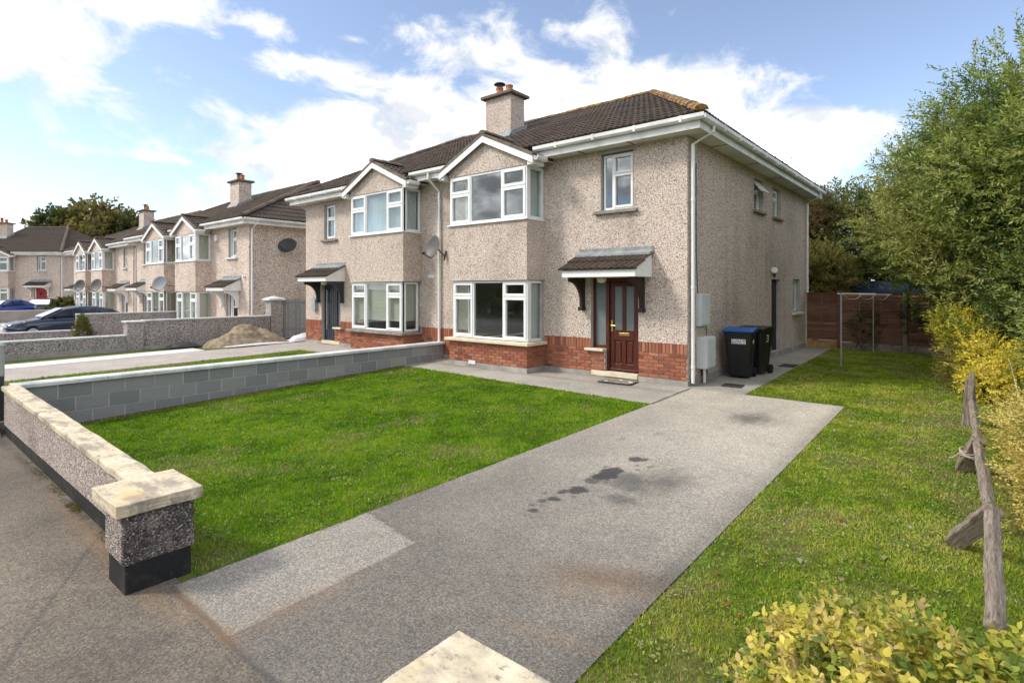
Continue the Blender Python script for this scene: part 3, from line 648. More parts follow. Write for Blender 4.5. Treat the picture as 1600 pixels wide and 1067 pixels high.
def house(label, corner, rz=0., left=False, bay=(-5.97, -3.45), zb=0., tmode='parts', brick=True, peb='pebbledash', door='mahogany', side_open=True, chimney=True, ridge='ridge_plain', opts=()):
    mx = -1 if left else 1
    org = Vector((corner[0], corner[1], zb))
    if left: org = org+Matrix.Rotation(rz, 3, 'Z') @ Vector((-2*W, 0, 0))
    root = thing('semi_detached_house', label, 'house', org, rz, 'pebbledash houses along the street')
    root.matrix_basis = Matrix.Translation(org) @ Matrix.Rotation(rz, 4, 'Z')
    def B(): return MB(mx)
    b0, b1 = bay; bc = (b0+b1)/2; BY = -.66
    zbk = .81 if brick else .12
    doorh = (-2.18, -1.04, .12, 2.13); upw = (-1.93, -1.15, 3.57, 4.80)
    if 'small_window' in opts: upw = (-1.88, -1.20, 3.57, 4.76)
    # front wall
    b = B(); H = [(doorh[0]+W, doorh[1]+W, doorh[2], doorh[3]), (upw[0]+W, upw[1]+W, upw[2], upw[3]), (b0+.1+W, b1-.1+W, .62, 2.2), (b0+.1+W, b1-.1+W, 3.46, 4.69)]
    panel(b, (-W, 0, 0), X_, (0, -1, 0), W, zbk, 4.96, H); b.build('wall', peb, root)
    if brick:
        b = B(); panel(b, (-W, .02, 0), X_, (0, -1, 0), W, 0, .81, [(doorh[0]+W, doorh[1]+W, .12, .9), (b0+.1+W, b1-.1+W, .62, .9)])
        b.box(b0+.02, b1-.02, BY+.02, .02, .1, .604)
        b.build('brick_backing', 'mortar', root)
        out = []; fy = .014
        bricks(root, mx, (doorh[1], fy, 0), X_, (0, -1, 0), -doorh[1]-.002, .10, 7, True, out)
        bricks(root, mx, (b1, fy, 0), X_, (0, -1, 0), -2.18-b1, .10, 7, True, out)
        bricks(root, mx, (-2.18, fy, 0), X_, (0, -1, 0), .35, .10, 7, False, out)
        bricks(root, mx, (-W, fy, 0), X_, (0, -1, 0), b0+W, .10, 7, True, out)
        bricks(root, mx, (b0, BY+.014, 0), X_, (0, -1, 0), b1-b0, .10, 7, False, out)
        bricks(root, mx, (b1-.014, BY, 0), Y_, (1, 0, 0), .66, .10, 7, False, out)
        bricks(root, mx, (b0+.014, BY, 0), Y_, (-1, 0, 0), .66, .10, 7, False, out)
        place_bricks(root, out)
    else:
        b = B(); b.box(b0, b1, BY, -.002, .1, .604); b.build('bay_wall', peb, root)
    b = B(); b.box(-W, b0-.001, -.02, .0, -.3, .10); b.box(b1+.001, -1.84, -.02, .0, -.3, .10); b.box(-1.03, .02, -.02, .0, -.3, .10); b.box(b0-.02, b1+.02, BY-.02, .0, -.3, .10)
    b.box(.0, .02, 0, D, -.3, .13); b.build('plinth', 'plinth', root)
    # side wall
    sh = []
    if side_open: sh = [(4.24, 5.02, 3.90, 4.72), (5.98, 6.76, 3.90, 4.72), (5.80, 6.70, .15, 2.16), (8.2, 9.05, 1.16, 2.19)]
    b = B(); panel(b, (0, 0, 0), Y_, X_, D, .13, 4.96, sh); b.build('wall', peb, root)
    b = B(); panel(b, (-W, D, 0), X_, Y_, W, 0, 4.96, []); b.build('wall', peb, root)
    # inside
    b = B(); b.box(-W+.02, -.27, .27, D-.27, -.1, .12); b.box(-W+.02, -.27, .27, D-.27, 2.35, 2.6); b.box(-W+.02, -.02, .02, D-.02, 4.90, 4.94)
    b.box(-W+.01, -W+.1, .02, D-.27, .12, 4.9); b.box(-W+.11, -.27, 4.2, 4.3, .12, 2.35); b.box(-W+.11, -.27, 3.4, 3.5, 2.6, 4.9); b.box(-2.75, -2.65, .27, 4.2, .12, 2.35); b.box(-2.75, -2.65, .27, 3.4, 2.6, 4.9)
    b.build('interior', 'interior', root)
    # bay apron, head and gable
    b = B(); b.box(b0, b1, BY, -.002, 2.11, 3.46); b.build('bay_wall', peb, root)
    gh = 4.70; hw = (b1-b0)/2; sl = .467; gz0 = 4.80+sl*.14
    b = B(); b.prism([(b0, BY, gh), (b1, BY, gh), (b1, BY, gz0-.02), (bc, BY, gz0-.02+sl*hw), (b0, BY, gz0-.02)], (0, .60, 0)); b.build('gable_wall', peb, root)
    b = B(); b.box(b0+.03, b1-.03, BY+.03, .02, .604, .615); b.box(b0-.02, b1+.02, BY-.02, -.001, 2.095, 2.112); b.build('bay_trim', 'reveal', root)
    sm = 'cream_sill' if 'cream' in opts else 'grey_sill'
    b = B(); b.box(b0-.07, b1+.10, BY-.11, -.004, .605, .675)
    b.build('sill', sm if brick else 'white_stone', root, bevel=.012)
    b = B(); b.box(b0-.03, b1+.03, BY-.05, -.004, 3.462, 3.495); b.build('sill', 'upvc', root, bevel=.006)
    # bay windows
    i0, i1, iy = b0+.10, b1-.02, BY+.05
    def L3(t): return [(0, .29, 0, t, True), (0, .29, t, 1, True), (.29, .70, 0, 1, False), (.70, 1, 0, t, True), (.70, 1, t, 1, True)]
    window(root, mx, (i0, iy, .69), X_, (0, -1, 0), i1-i0, 1.395, L3(.73))
    window(root, mx, (i1, iy+.075, .69), Y_, X_, -iy-.10, 1.395, [(0, 1, 0, 1, False)], fb=.06)
    window(root, mx, (i0, iy+.075, .69), Y_, (-1, 0, 0), -iy-.10, 1.395, [(0, 1, 0, 1, False)], fb=.06)
    j0, j1, jy = b0+.015, b1-.015, BY+.02
    window(root, mx, (j0, jy, 3.50), X_, (0, -1, 0), j1-j0, 1.195, L3(.63))
    window(root, mx, (j1, jy+.075, 3.50), Y_, X_, -jy-.10, 1.195, [(0, 1, 0, 1, False)], fb=.06)
    window(root, mx, (j0, jy+.075, 3.50), Y_, (-1, 0, 0), -jy-.10, 1.195, [(0, 1, 0, 1, False)], fb=.06)
    for (x, y, z0, z1) in ((i1, iy, .69, 2.085), (j1, jy, 3.50, 4.695), (i0, iy, .69, 2.085), (j0, jy, 3.5, 4.695)):
        s = 1 if x in (i1, j1) else -1
        b = B(); b.box(min(x, x-s*.07), max(x, x-s*.07)+(.004 if s > 0 else 0), y+.002, y+.074, z0+.002, z1-.002); b.build('corner_post', 'upvc', root)
    for (x, z0, z1) in ((b1, .68, 2.09), (b1, 3.5, 4.69)):
        b = B(); b.box(x-.10, x-.018, -.10, -.003, z0, z1); b.build('jamb', 'upvc_dull' if z0 > 1 else 'reveal', root)
    # blinds, curtains
    if 'curtain' in opts:
        b = B(); curtain_mesh(b, j0+.08, j1-.08, jy+.16, 3.52, 4.66)
        for yy in np.arange(jy+.16, -.05, .02): pass
        b.build('curtain', 'curtain', root)
        for xq in (j1-.12, j0+.12):
          b = B(); n = 24; pts = []
          for i in range(n+1):
            y = jy+.16+(-.08-jy-.16)*i/n; x = xq+.02*math.sin(i*1.3); pts += [(x, y, 3.52), (x, y, 4.66)]
          b.add(pts, [(2*i, 2*i+2, 2*i+3, 2*i+1) for i in range(n)]); b.build('curtain', 'curtain', root)
    if 'vertical_blind' in opts:
        for zz, q in ((.72, 2.06), (3.53, 4.66)):
            b = B(); b.box(b1-.15, b1-.135, -.34, -.06, zz, q); b.box(b1-.15, b1-.135, -.36, -.345, zz, q); b.build('blind', 'curtain', root)
    if 'roller' in opts:
        bm_ = 'blind_olive' if 'olive' in opts else 'blind'
        zlo = .98 if brick else .75
        b = B(); 
        zz = 2.05
        while zz > zlo: b.box(i0+.08, i1-.10, iy+.12, iy+.128, zz-.118, zz); zz -= .12
        b.build('blind', bm_, root)
        for xq in (i1-.12, i0+.11): b = B(); b.box(xq, xq+.01, iy+.14, -.06, zlo, 2.05); b.build('blind', bm_, root)
        if not brick:
            for xq in (j1-.12, j0+.11): b = B(); b.box(xq, xq+.01, jy+.14, -.06, 3.53, 4.66); b.build('blind', bm_, root)
    # upper window over the door
    uw, uh = upw[1]-upw[0], upw[3]-upw[2]
    reveal(root, mx, (0, 0, 0), X_, (0, -1, 0), upw, .004, -.2)
    if 'small_window' in opts: window(root, mx, (upw[0]+.10, .09, upw[2]+.03), X_, (0, -1, 0), uw-.12, uh-.05, [(0, 1, 0, .6, True), (0, 1, .6, 1, True)], fb=.04, sash=.04)
    else: window(root, mx, (upw[0]+.03, .075, upw[2]+.02), X_, (0, -1, 0), uw-.045, uh-.05, [(0, .32, 0, 1, False), (.32, 1, 0, .64, True), (.32, 1, .64, 1, True)], fb=.045, sash=.035)
    b = B(); b.box(upw[0]-.14, upw[1]+.10, -.09, .07, upw[2]-.075, upw[2]-.005); b.build('sill', 'grey_sill' if brick else 'white_stone', root, bevel=.01)
    b = B(); b.box(upw[0]-.07, upw[1]+.07, -.008, -.001, upw[3]+.002, upw[3]+.07); b.build('window_surround', 'reveal', root)
    # entrance
    reveal(root, mx, (0, 0, 0), X_, (0, -1, 0), doorh, .004, -.25, 'reveal')
    dy = .10
    b = B(); b.box(doorh[0]+.02, doorh[1]-.01, -.03, .2, .02, .125); b.build('door_step', 'cream_sill' if brick else 'plinth', root, bevel=.01)
    dl = -2.10 if door == 'door_red' else -1.80; tim = 'mahogany' if door == 'mahogany' else ('upvc' if not brick else 'door_grey')
    fr = B(); fr.box(doorh[0]+.002, doorh[0]+.06, dy, dy+.08, .61, 2.128); fr.box(dl-.05, dl+.03, dy-.02, dy+.08, .14, 2.128); fr.box(doorh[1]-.06, doorh[1]-.002, dy, dy+.08, .14, 2.128)
    fr.box(doorh[0]+.06, dl-.05, dy, dy+.08, 2.06, 2.128); fr.box(dl+.03, doorh[1]-.06, dy, dy+.08, 2.06, 2.128); fr.box(doorh[0]+.06, dl-.05, dy, dy+.08, .61, .68)
    fr = fr.build('door_frame', tim, root, bevel=.006)
    b = B(); b.box(doorh[0]+.055, dl-.045, dy+.03, dy+.036, .675, 2.065); b.build('pane', 'frosted_glass', fr)
    b = B(); b.box(doorh[0]-.12, dl-.03, -.09, dy, .55, .605); b.build('sill', 'cream_sill' if brick else 'white_stone', root, bevel=.012)
    b = B(); b.box(doorh[0]+.01, dl-.03, .012, dy+.05, .1, .55); b.build('brick_backing', 'mortar' if brick else peb, root)
    x0, x1 = dl+.035, doorh[1]-.065; y = dy+.02; zt = 2.055
    if door == 'mahogany':
        b = B(); xm = (x0+x1)/2
        b.box(x0, x0+.10, y, y+.045, .15, zt); b.box(x1-.10, x1, y, y+.045, .15, zt); b.box(xm-.045, xm+.045, y, y+.045, .15, zt)
        for (c0, c1) in ((.15, .30), (.80, 1.02), (zt-.11, zt)):
            b.box(x0+.10, xm-.045, y, y+.045, c0, c1); b.box(xm+.045, x1-.10, y, y+.045, c0, c1)
        dr = b.build('door', 'mahogany', root, bevel=.008)
        for a, c in ((x0+.10, xm-.045), (xm+.045, x1-.10)):
            b = B(); b.box(a-.003, c+.003, y+.02, y+.028, 1.015, zt-.105); b.build('pane', 'frosted_glass', dr)
            b = B(); b.box(a, c, y+.025, y+.035, .295, .805); b.box(a+.035, c-.035, y+.008, y+.026, .34, .76); b.build('door_panel', 'mahogany', dr, bevel=.012)
        b = B(); b.box(x0+.22, x1-.20, y-.012, y-.001, .90, .96); b.build('letter_plate', 'brass', dr, bevel=.004)
        b = B(); b.box(x0+.03, x0+.07, y-.012, y-.001, .98, 1.22); b.tube([(x0+.05, y-.01, 1.11), (x0+.05, y-.05, 1.11), (x0+.15, y-.055, 1.105)], .012, 8); b.build('handle', 'brass', dr)
        b = B(); b.box(x0, x1, y-.03, y-.002, .15, .19); b.build('weather_bar', 'mahogany', dr, bevel=.008)
    else:
        b = B(); b.box(x0, x1, y, y+.05, .15, zt)
        dr = b.build('door', door, root, bevel=.006)
        if door == 'door_grey':
            for k in range(5):
                xx = x0+.06+k*.125; b = B(); b.box(xx, xx+.095, y-.007, y-.001, .18, zt-.03); b.build('door_panel', door, dr)
            b = B(); b.box(x1-.30, x1-.22, y-.013, y-.008, .55, 1.9); b.build('pane', 'glass', dr)
            b = B(); b.tube([(x1-.16, y-.06, .5), (x1-.16, y-.06, 1.85)], .014, 8); b.build('handle', 'chrome', dr)
        elif door == 'door_red':
            for (a, c, e, f) in ((.10, .36, .3, .95), (.42, .66, .3, .95), (.10, .24, 1.15, 1.9), (.55, .66, 1.15, 1.9)):
                b = B(); b.box(x0+a, min(x1-.05, x0+c), y-.012, y-.001, e, f); b.build('door_panel', door, dr, bevel=.006)
            b = B(); b.box(x0+.28, x0+.48, y-.012, y-.001, 1.45, 1.75); b.build('pane', 'tint_glass', dr)
            b = B(); b.box(x0+.22, x0+.55, y-.014, y-.002, .98, 1.04); b.build('letter_plate', 'label_white', dr)
        else:
            b = B(); b.box(x0+.1, x1-.1, y-.012, y-.001, .9, 1.9); b.build('pane', 'tint_glass', dr)
    # canopy over the door
    c0, c1, cy = -2.45, -.74, -.72; cm = -1.6
    cn = B(); cn.box(c0, c1, cy, cy+.025, 2.135, 2.285); cn = cn.build('canopy', 'upvc', root, bevel=.004)
    for xx in (c0, c1-.02):
        b = B(); b.prism([(xx, cy+.026, 2.137), (xx, -.002, 2.137), (xx, -.002, 2.63), (xx, cy+.026, 2.283)], (.02, 0, 0)); b.build('canopy_cheek', 'upvc', cn)
    b = B(); b.box(c0+.02, c1-.02, cy+.026, -.002, 2.14, 2.155); b.build('canopy_soffit', 'soffit', cn)
    cw = math.hypot(.76, .36); vv = Vector((0, .76, .36))/cw
    if tmode == 'parts' and brick:
        tl = bpy.data.objects.new('canopy_roof', None); COL.objects.link(tl); tl.parent = root
    tmesh = tile_mesh('canopy_tile')
    k = 6; tw = (c1-c0+.12)/k
    for r_ in range(2):
        for i in range(k):
            Pq = Vector(((c0-.06+i*tw), cy-.05, 2.275))+vv*(.33*r_*1.15); uu = Vector((1, 0, 0)); q = Vector((Pq.x*mx, Pq.y, Pq.z))
            if mx < 0: q.x -= tw
            nn = uu.cross(vv); sxx = tw/.30
            inst('canopy_tile', tmesh, Matrix(((sxx, vv.x, nn.x, q.x), (0, vv.y*1.12, nn.y, q.y), (0, vv.z*1.12, nn.z, q.z), (0, 0, 0, 1))), cn)
    if tmode == 'parts' and brick: bpy.data.objects.remove(tl)
    b = B(); b.prism([(c0-.02, -.20, 2.625), (c0-.02, -.02, 2.695), (c0-.02, -.02, 2.765), (c0-.02, -.004, 2.765), (c0-.02, -.004, 2.60), (c0-.02, -.20, 2.585)], (c1-c0+.06, 0, 0)); b.build('flashing', 'lead', cn)
    bm_ = 'dark_timber' if brick else 'upvc'
    if 'grey_brackets' in opts: bm_ = 'door_grey'
    for xx in (-2.39, -.96):
        pts = [(xx, -.005, 2.133), (xx, -.60, 2.133), (xx, -.60, 2.07)]
        for i in range(9):
            a = i/8*math.pi/2; pts.append((xx, -.58+.44*math.sin(a), 1.62+.42*math.cos(a)*1.0))
        pts += [(xx, -.13, 1.50), (xx, -.005, 1.50)]
        b = B(); b.prism(pts, (.07, 0, 0)); b.build('bracket', bm_, cn, bevel=.006)
        b = B(); b.box(xx-.02, xx+.09, -.17, -.004, 1.42, 1.50); b.build('corbel', bm_, cn, bevel=.01)
    if brick:
        b = B(); b.lathe((-1.72, -.32, 2.02), [(.02, 0), (.07, .01), (.10, .05), (.105, .10), (.09, .115)], 14); b.build('porch_lamp', 'globe', cn, smooth=True)
    # roof: boards, gutters
    rt = 7.73; re = 5.13; ex = .45; rx = -3.09; ry = 4.95
    fl = [(-W, b0-.05), (b1+.05, .40)]
    for a, c in fl:
        b = B(); b.box(a, c, -.40, -.378, 4.86, 5.07); b.build('fascia', 'upvc_dull', root)
        b = B(); b.box(a, min(c, .377), -.377, -.003, 4.885, 4.897); b.build('soffit', 'soffit', root)
    b = B(); b.box(.378, .40, -.377, D+.40, 4.86, 5.07); b.build('fascia', 'upvc_dull', root)
    b = B(); b.box(.003, .376, -.002, D+.38, 4.883, 4.895); b.build('soffit', 'soffit', root)
    for xx in ((-1.15, -2.35) if brick else ()):
        b = B(); b.box(xx, xx+.03, -.37, -.005, 4.878, 4.884); b.build('soffit_joint', 'interior_dark', root)
    for yy in ((1.2, 3.4, 5.6, 7.8) if brick and side_open else ()):
        b = B(); b.box(.01, .37, yy, yy+.03, 4.877, 4.882); b.build('soffit_joint', 'interior_dark', root)
    gp = [(0, 0), (.0, -.075), (.03, -.105), (.085, -.105), (.115, -.07), (.115, 0), (.100, .004), (.100, -.06), (.075, -.088), (.04, -.088), (.014, -.06), (.014, 0)]
    for a, c in fl:
        e = c+(.118 if c > 0 else 0); b = B(); b.prism([(a, -.403-g, 5.105+h) for g, h in gp], (e-a, 0, 0)); b.build('gutter', 'upvc_dull', root)
    b = B(); b.prism([(.403+g, -.402, 5.104+h) for g, h in gp], (0, D+.80, 0)); b.build('gutter', 'upvc_dull', root)
    for xx in list(np.arange(fl[1][0]+.6, .3, .95)):
        b = B(); b.box(xx, xx+.05, -.525, -.40, 4.993, 5.112); b.build('gutter_bracket', 'upvc_dull', root)
    for yy in (np.arange(.6, D, .95) if side_open and brick else ()):
        b = B(); b.box(.40, .525, yy, yy+.05, 4.993, 5.112); b.build('gutter_bracket', 'upvc_dull', root)
    # downpipes
    def pipe(path):
        b = B(); b.tube(path, .036, 12)
        for z in (1.9, 3.6, .35):
            q = path[-1]; b.lathe((q[0], q[1], z), [(.044, 0), (.044, .05)], 12)
        b.build('downpipe', 'upvc', root, smooth=False)
    pipe([(.46, .14, 5.02), (.46, .14, 4.90), (.075, .09, 4.70), (.075, .09, .06)])
    if chimney: pipe([(-7.0, -.46, 5.02), (-7.0, -.46, 4.86), (-7.0, -.06, 4.55), (-7.0, -.06, .06)])
    if side_open: pipe([(.46, 9.7, 5.02), (.46, 9.7, 4.90), (.075, 9.75, 4.70), (.075, 9.75, .06)])
    # slopes
    hl = math.hypot(5.4, 2.6); sl_ = math.hypot(3.54, 2.6)
    b = B(); k = .035
    b.poly([(-W, -.45, re-k), (ex, -.45, re-k), (rx, ry, rt-k), (-W, ry, rt-k)]); b.poly([(ex, -.45, re-k), (ex, 10.35, re-k), (rx, ry, rt-k)]); b.poly([(ex, 10.35, re-k), (-W, 10.35, re-k), (-W, ry, rt-k), (rx, ry, rt-k)])
    b.build('roof', 'tile_mass', root)
    tiles(root, mx, (-W, -.45, re), X_, (0, 5.4, 2.6), W+ex, hl, lambda v: 0., lambda v: W+ex-3.54*v/hl, tmode, cap=250)
    if not left: tiles(root, mx, (ex, -.45, re), Y_, (-3.54, 0, 2.6), 10.8, sl_, lambda v: 5.4*v/sl_, lambda v: 10.8-5.4*v/sl_, 'stuff')
    ridge_line(root, mx, (-W, ry, rt+.02), (rx, ry, rt+.02), ridge); ridge_line(root, mx, (ex, -.45, re+.05), (rx, ry, rt+.05), ridge)
    # gable roof over the bay
    gy = -.80; ga = 4.80+sl*1.52; gw = hw+.26; ge = ga-sl*gw
    for sgn in (-1, 1):
        xe = bc+sgn*gw; Ls = math.hypot(gw, ga-ge)
        if tmode is not None: tiles(root, mx, (xe, gy+.04, ge+.045), Y_, (-sgn*gw, 0, ga-ge), 1.2, Ls, lambda v: 0., lambda v: 1.15, tmode, cap=25)
        b = B(); b.prism([(xe, gy+.01, ge+.02), (bc, gy+.01, ga+.02), (bc, gy+.01, ga+.10), (xe, gy+.01, ge+.10)], (0, .10, 0)); b.build('verge', 'verge_cement', root)
        b = B(); b.prism([(xe, gy+.012, ge-.13), (bc, gy+.012, ga-.13), (bc, gy+.012, ga+.018), (xe, gy+.012, ge+.018)], (0, .022, 0)); b.build('bargeboard', 'upvc', root, bevel=.004)
        b = B(); b.prism([(xe, gy+.036, ge-.008), (bc, gy+.036, ga-.008), (bc, gy+.036, ga+.018), (xe, gy+.036, ge+.018)], (0, 1.0, 0)); b.build('gable_deck', 'soffit', root)
        b = B(); xa, xb = sorted((xe, xe-sgn*.17)); b.box(xa, xb, gy+.038, -.36, ge-.145, ge-.01); b.build('box_end', 'upvc_dull', root)
        xg = xe+sgn*.02; b = B(); b.prism([(xg+sgn*g, gy+.03, ge+.04+h) for g, h in gp], (0, -gy-.43, 0)); b.build('gutter', 'upvc_dull', root)
    ridge_line(root, mx, (bc, gy+.0, ga+.09), (bc, .32, ga+.09), 'verge_cement' if brick else ridge, .11, .40)
    # chimney
    if chimney:
        b = B(); b.box(-7.57, -6.55, 2.46, 3.12, 6.2, 7.84); ch = b.build('chimney', peb, root)
        b = B(); b.box(-7.70, -6.42, 2.33, 3.25, 7.842, 7.94); b.build('chimney_cap', 'verge_cement', ch, bevel=.02)
        for i, xx in enumerate((-7.28, -6.88)):
            b = B(); b.lathe((xx, 2.79, 7.94), [(.135, 0), (.13, .02), (.115, .05), (.105, .26), (.12, .27), (.12, .31), (.095, .31), (.09, .25)], 14); pt = b.build('chimney_pot', 'terracotta', ch, smooth=False)
            if i == 0:
                b = B(); b.lathe((xx, 2.79, 8.25), [(.10, 0), (.10, .10), (.19, .115), (.16, .15), (.02, .16)], 14); b.build('cowl', 'metal_dark', pt)
        b = B(); b.prism([(-7.64, 2.30, 6.47), (-6.48, 2.30, 6.47), (-6.48, 2.455, 6.56), (-6.48, 2.455, 6.70), (-7.64, 2.455, 6.70), (-7.64, 2.455, 6.56)][:2]+[(-6.48, 2.458, 6.70), (-7.64, 2.458, 6.70)], (0, -.015, .02)); 
        b.prism([(-6.545, 2.40, 6.52), (-6.545, 3.18, 6.89), (-6.545, 3.18, 7.05), (-6.545, 2.40, 6.68)], (.07, 0, 0)); b.build('chimney_flashing', 'lead', ch)
    # side openings
    if side_open:
        for (y0, y1, z0, z1) in sh[:2]:
            reveal(root, mx, (0, 0, 0), Y_, X_, (y0, y1, z0, z1), .004, -.2)
            w = window(root, mx, (-.10, y0+.03, z0+.03), Y_, X_, y1-y0-.06, z1-z0-.05, [(0, 1, 0, .6, False), (0, 1, .6, 1, True)], fb=.05)
            if y0 < 5:
                b = B(); b.prism([(-.09, y0+.06, z1-.04), (.16, y0+.06, z1-.36), (.19, y0+.06, z1-.35), (-.06, y0+.06, z1-.03)], (0, .66, 0)); b.build('open_sash', 'upvc', w)
            b = B(); b.box(-.1, .08, y0-.10, y1+.10, z0-.07, z0-.003); b.build('sill', 'grey_sill', root, bevel=.01)
        y0, y1, z0, z1 = sh[3]; reveal(root, mx, (0, 0, 0), Y_, X_, sh[3], .004, -.2)
        window(root, mx, (-.10, y0+.03, z0+.03), Y_, X_, y1-y0-.06, z1-z0-.05, [(0, 1, 0, 1, False)], fb=.05)
        b = B(); b.box(-.1, .10, y0-.12, y1+.12, z0-.07, z0-.003); b.build('sill', 'cream_sill', root, bevel=.01)
        reveal(root, mx, (0, 0, 0), Y_, X_, sh[2], .004, -.25)
        y0, y1, z0, z1 = sh[2]; b = B(); b.box(-.16, -.10, y0+.01, y1-.01, z0, z1-.01); sdr = b.build('side_door', 'dark_timber', root)
        b = B(); b.tube([(-.10, y0+.12, 1.1), (-.05, y0+.12, 1.1), (-.05, y0+.22, 1.1)], .011, 8); b.build('handle', 'chrome', sdr)
        b = B(); b.box(.002, .04, 6.02, 6.10, 2.22, 2.52); lm = b.build('wall_lamp', 'metal_dark', root)
        b = B(); b.tube([(.04, 6.06, 2.40), (.07, 5.98, 2.40), (.09, 5.84, 2.41), (.10, 5.74, 2.41)], [.03, .045, .05, .085], 12); b.build('lamp_head', 'upvc', lm)
        # meter boxes and pipes
        b = B(); b.box(.002, .10, .42, .93, 1.15, 1.80); mb1 = b.build('meter_box', 'meter_box', root, bevel=.012)
        b = B(); b.box(.10, .115, .45, .90, 1.18, 1.77); b.build('meter_door', 'meter_box', mb1, bevel=.006)
        b = B(); b.box(.002, .22, .42, .93, .30, .93); mb2 = b.build('meter_box', 'meter_box', root, bevel=.02)
        b = B(); b.box(.22, .235, .46, .89, .34, .89); b.build('meter_door', 'meter_box', mb2, bevel=.006)
        b = B(); b.tube([(.10, .62, .30), (.10, .62, .01)], .03, 10); b.build('pipe', 'upvc', root)
        b = B(); b.box(.002, .05, .70, .86, .01, .30); b.build('pipe_cover', 'metal_dark', root)
        b = B(); b.tube([(.012, .5, 1.80), (.012, .42, 2.6), (.012, .41, 4.4)], .007, 6); b.tube([(.012, .95, 1.15), (.012, 1.0, .5), (.012, 1.02, .12)], .007, 6); b.build('cable', 'metal_dark', root)
        b = B(); b.tube([(.12, 3.6, .01), (.12, 3.6, .55)], .035, 10); b.build('pipe', 'upvc', root)
    return root

H1 = house('nearest pebbledash house with brown front door, brick base and chimney', (0, 0), opts=('cream', 'vertical_blind'), ridge='ridge_lichen')
H2 = house('attached pebbledash house with dark grey front door, beyond the block wall', (0, 0), left=True, bay=(-6.26, -3.74), door='door_grey', side_open=False, chimney=False, opts=('small_window', 'curtain', 'roller', 'grey_brackets'))
P2 = (-18.6, .05)
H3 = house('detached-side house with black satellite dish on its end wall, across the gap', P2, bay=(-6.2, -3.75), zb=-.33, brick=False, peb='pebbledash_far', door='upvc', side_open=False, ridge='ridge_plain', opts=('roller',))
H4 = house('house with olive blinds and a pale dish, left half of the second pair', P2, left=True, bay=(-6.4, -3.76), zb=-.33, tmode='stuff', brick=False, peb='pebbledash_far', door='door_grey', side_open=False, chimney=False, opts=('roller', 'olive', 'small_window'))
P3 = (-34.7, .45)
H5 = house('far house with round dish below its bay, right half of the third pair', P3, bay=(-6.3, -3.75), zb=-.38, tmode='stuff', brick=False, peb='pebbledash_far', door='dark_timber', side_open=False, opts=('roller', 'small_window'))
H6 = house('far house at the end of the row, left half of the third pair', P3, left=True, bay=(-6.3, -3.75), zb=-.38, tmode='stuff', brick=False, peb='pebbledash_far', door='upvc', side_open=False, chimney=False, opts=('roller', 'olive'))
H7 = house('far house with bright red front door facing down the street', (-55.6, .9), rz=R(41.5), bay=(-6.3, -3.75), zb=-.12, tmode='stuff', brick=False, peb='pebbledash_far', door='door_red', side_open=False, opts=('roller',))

# airbricks, alarm box and other things fixed to walls
b = MB(); b.box(-5.25, -5.02, -.70, -.681, .06, .15); b.build('air_vent', 'upvc_dull', H1)
b = MB(); b.box(-7.52, -7.25, -.014, -.001, 2.20, 2.29); b.build('air_vent', 'upvc_dull', H1)
b = MB(-1); b.box(-.78, -.55, -.11, -.003, 1.15, 1.55); b.build('post_box', 'galv', H2)
b = MB(); b.box(-3.2, -2.98, -.09, -.003, 4.35, 4.62); b.build('alarm_box', 'label_white', H3)
b = MB(); b.tube([(-.35, -.02, 2.72), (-.35, -.12, 2.72)], .05, 10); b.build('security_camera', 'label_white', H3)

def dish(label, P, face, size, mat, wall, tall=1.12, arm=True):
    root = thing('satellite_dish', label, 'satellite dish', P, 0, 'satellite dishes on the house walls')
    f = Vector(face).normalized(); s = f.cross(Vector((0, 0, 1))).normalized(); t = s.cross(f)
    n, k = 28, 7; b = MB(); pts = []
    for side in (0, -.012):
        for i in range(k+1):
            r = size*i/k
            for j in range(n):
                a = 2*math.pi*j/n; q = s*r*math.cos(a)+t*r*tall*math.sin(a)+f*(.22*(r/size)**2*size+side); pts.append(q)
    F = []
    for side in (0, 1):
        o = side*(k+1)*n
        for i in range(k):
            for j in range(n): F.append((o+i*n+j, o+i*n+(j+1) % n, o+(i+1)*n+(j+1) % n, o+(i+1)*n+j))
    F += [(k*n+j, k*n+(j+1) % n, (2*k+1)*n+(j+1) % n, (2*k+1)*n+j) for j in range(n)]
    b.add(pts, F); b.build('reflector', mat, root, smooth=True)
    lo = -t*size*tall*.92
    if arm:
        b = MB(); tip = f*size*1.25-t*size*tall*.85; b.tube([lo, tip], .012, 8); b.tube([tip+t*.03-f*.02, tip+t*.03-f*.10], .032, 10); b.build('feed_arm', 'metal_dark', root)
    w = Vector(wall); b = MB(); b.tube([-f*.01, -f*.09, w-t*.10], .018, 8); b.tube([w-t*.22, w+t*.05], .022, 8); b.build('mount', 'metal_dark', root)
    return root
dish('brown-grey satellite dish fixed beside the downpipe between the two front houses', (-6.76, -.46, 3.0), (-.10, -.96, .24), .285, 'dish', (-.02, .44, -.12))
dish('black satellite dish high on the shaded end wall', (-18.22, 1.55, 3.72), (.45, -.82, .30), .44, 'dish_dark', (-.37, .05, -.05), .72)
dish('pale grey satellite dish under the bay with olive blinds', (-25.6, -.95, 2.13), (.42, -.88, .24), .42, 'meter_box_dull', (.1, .9, -.1), .88)
dish('round grey satellite dish with white lettering on the far bay wall', (-38.1, -.55, 2.1), (.42, -.88, .24), .42, 'dish', (.1, .9, -.1), 1.)
dish('dark satellite dish beside the farthest bay of the row', (-42.0, -.55, 2.1), (.42, -.88, .24), .45, 'dish_dark', (.1, .9, -.1), .9)

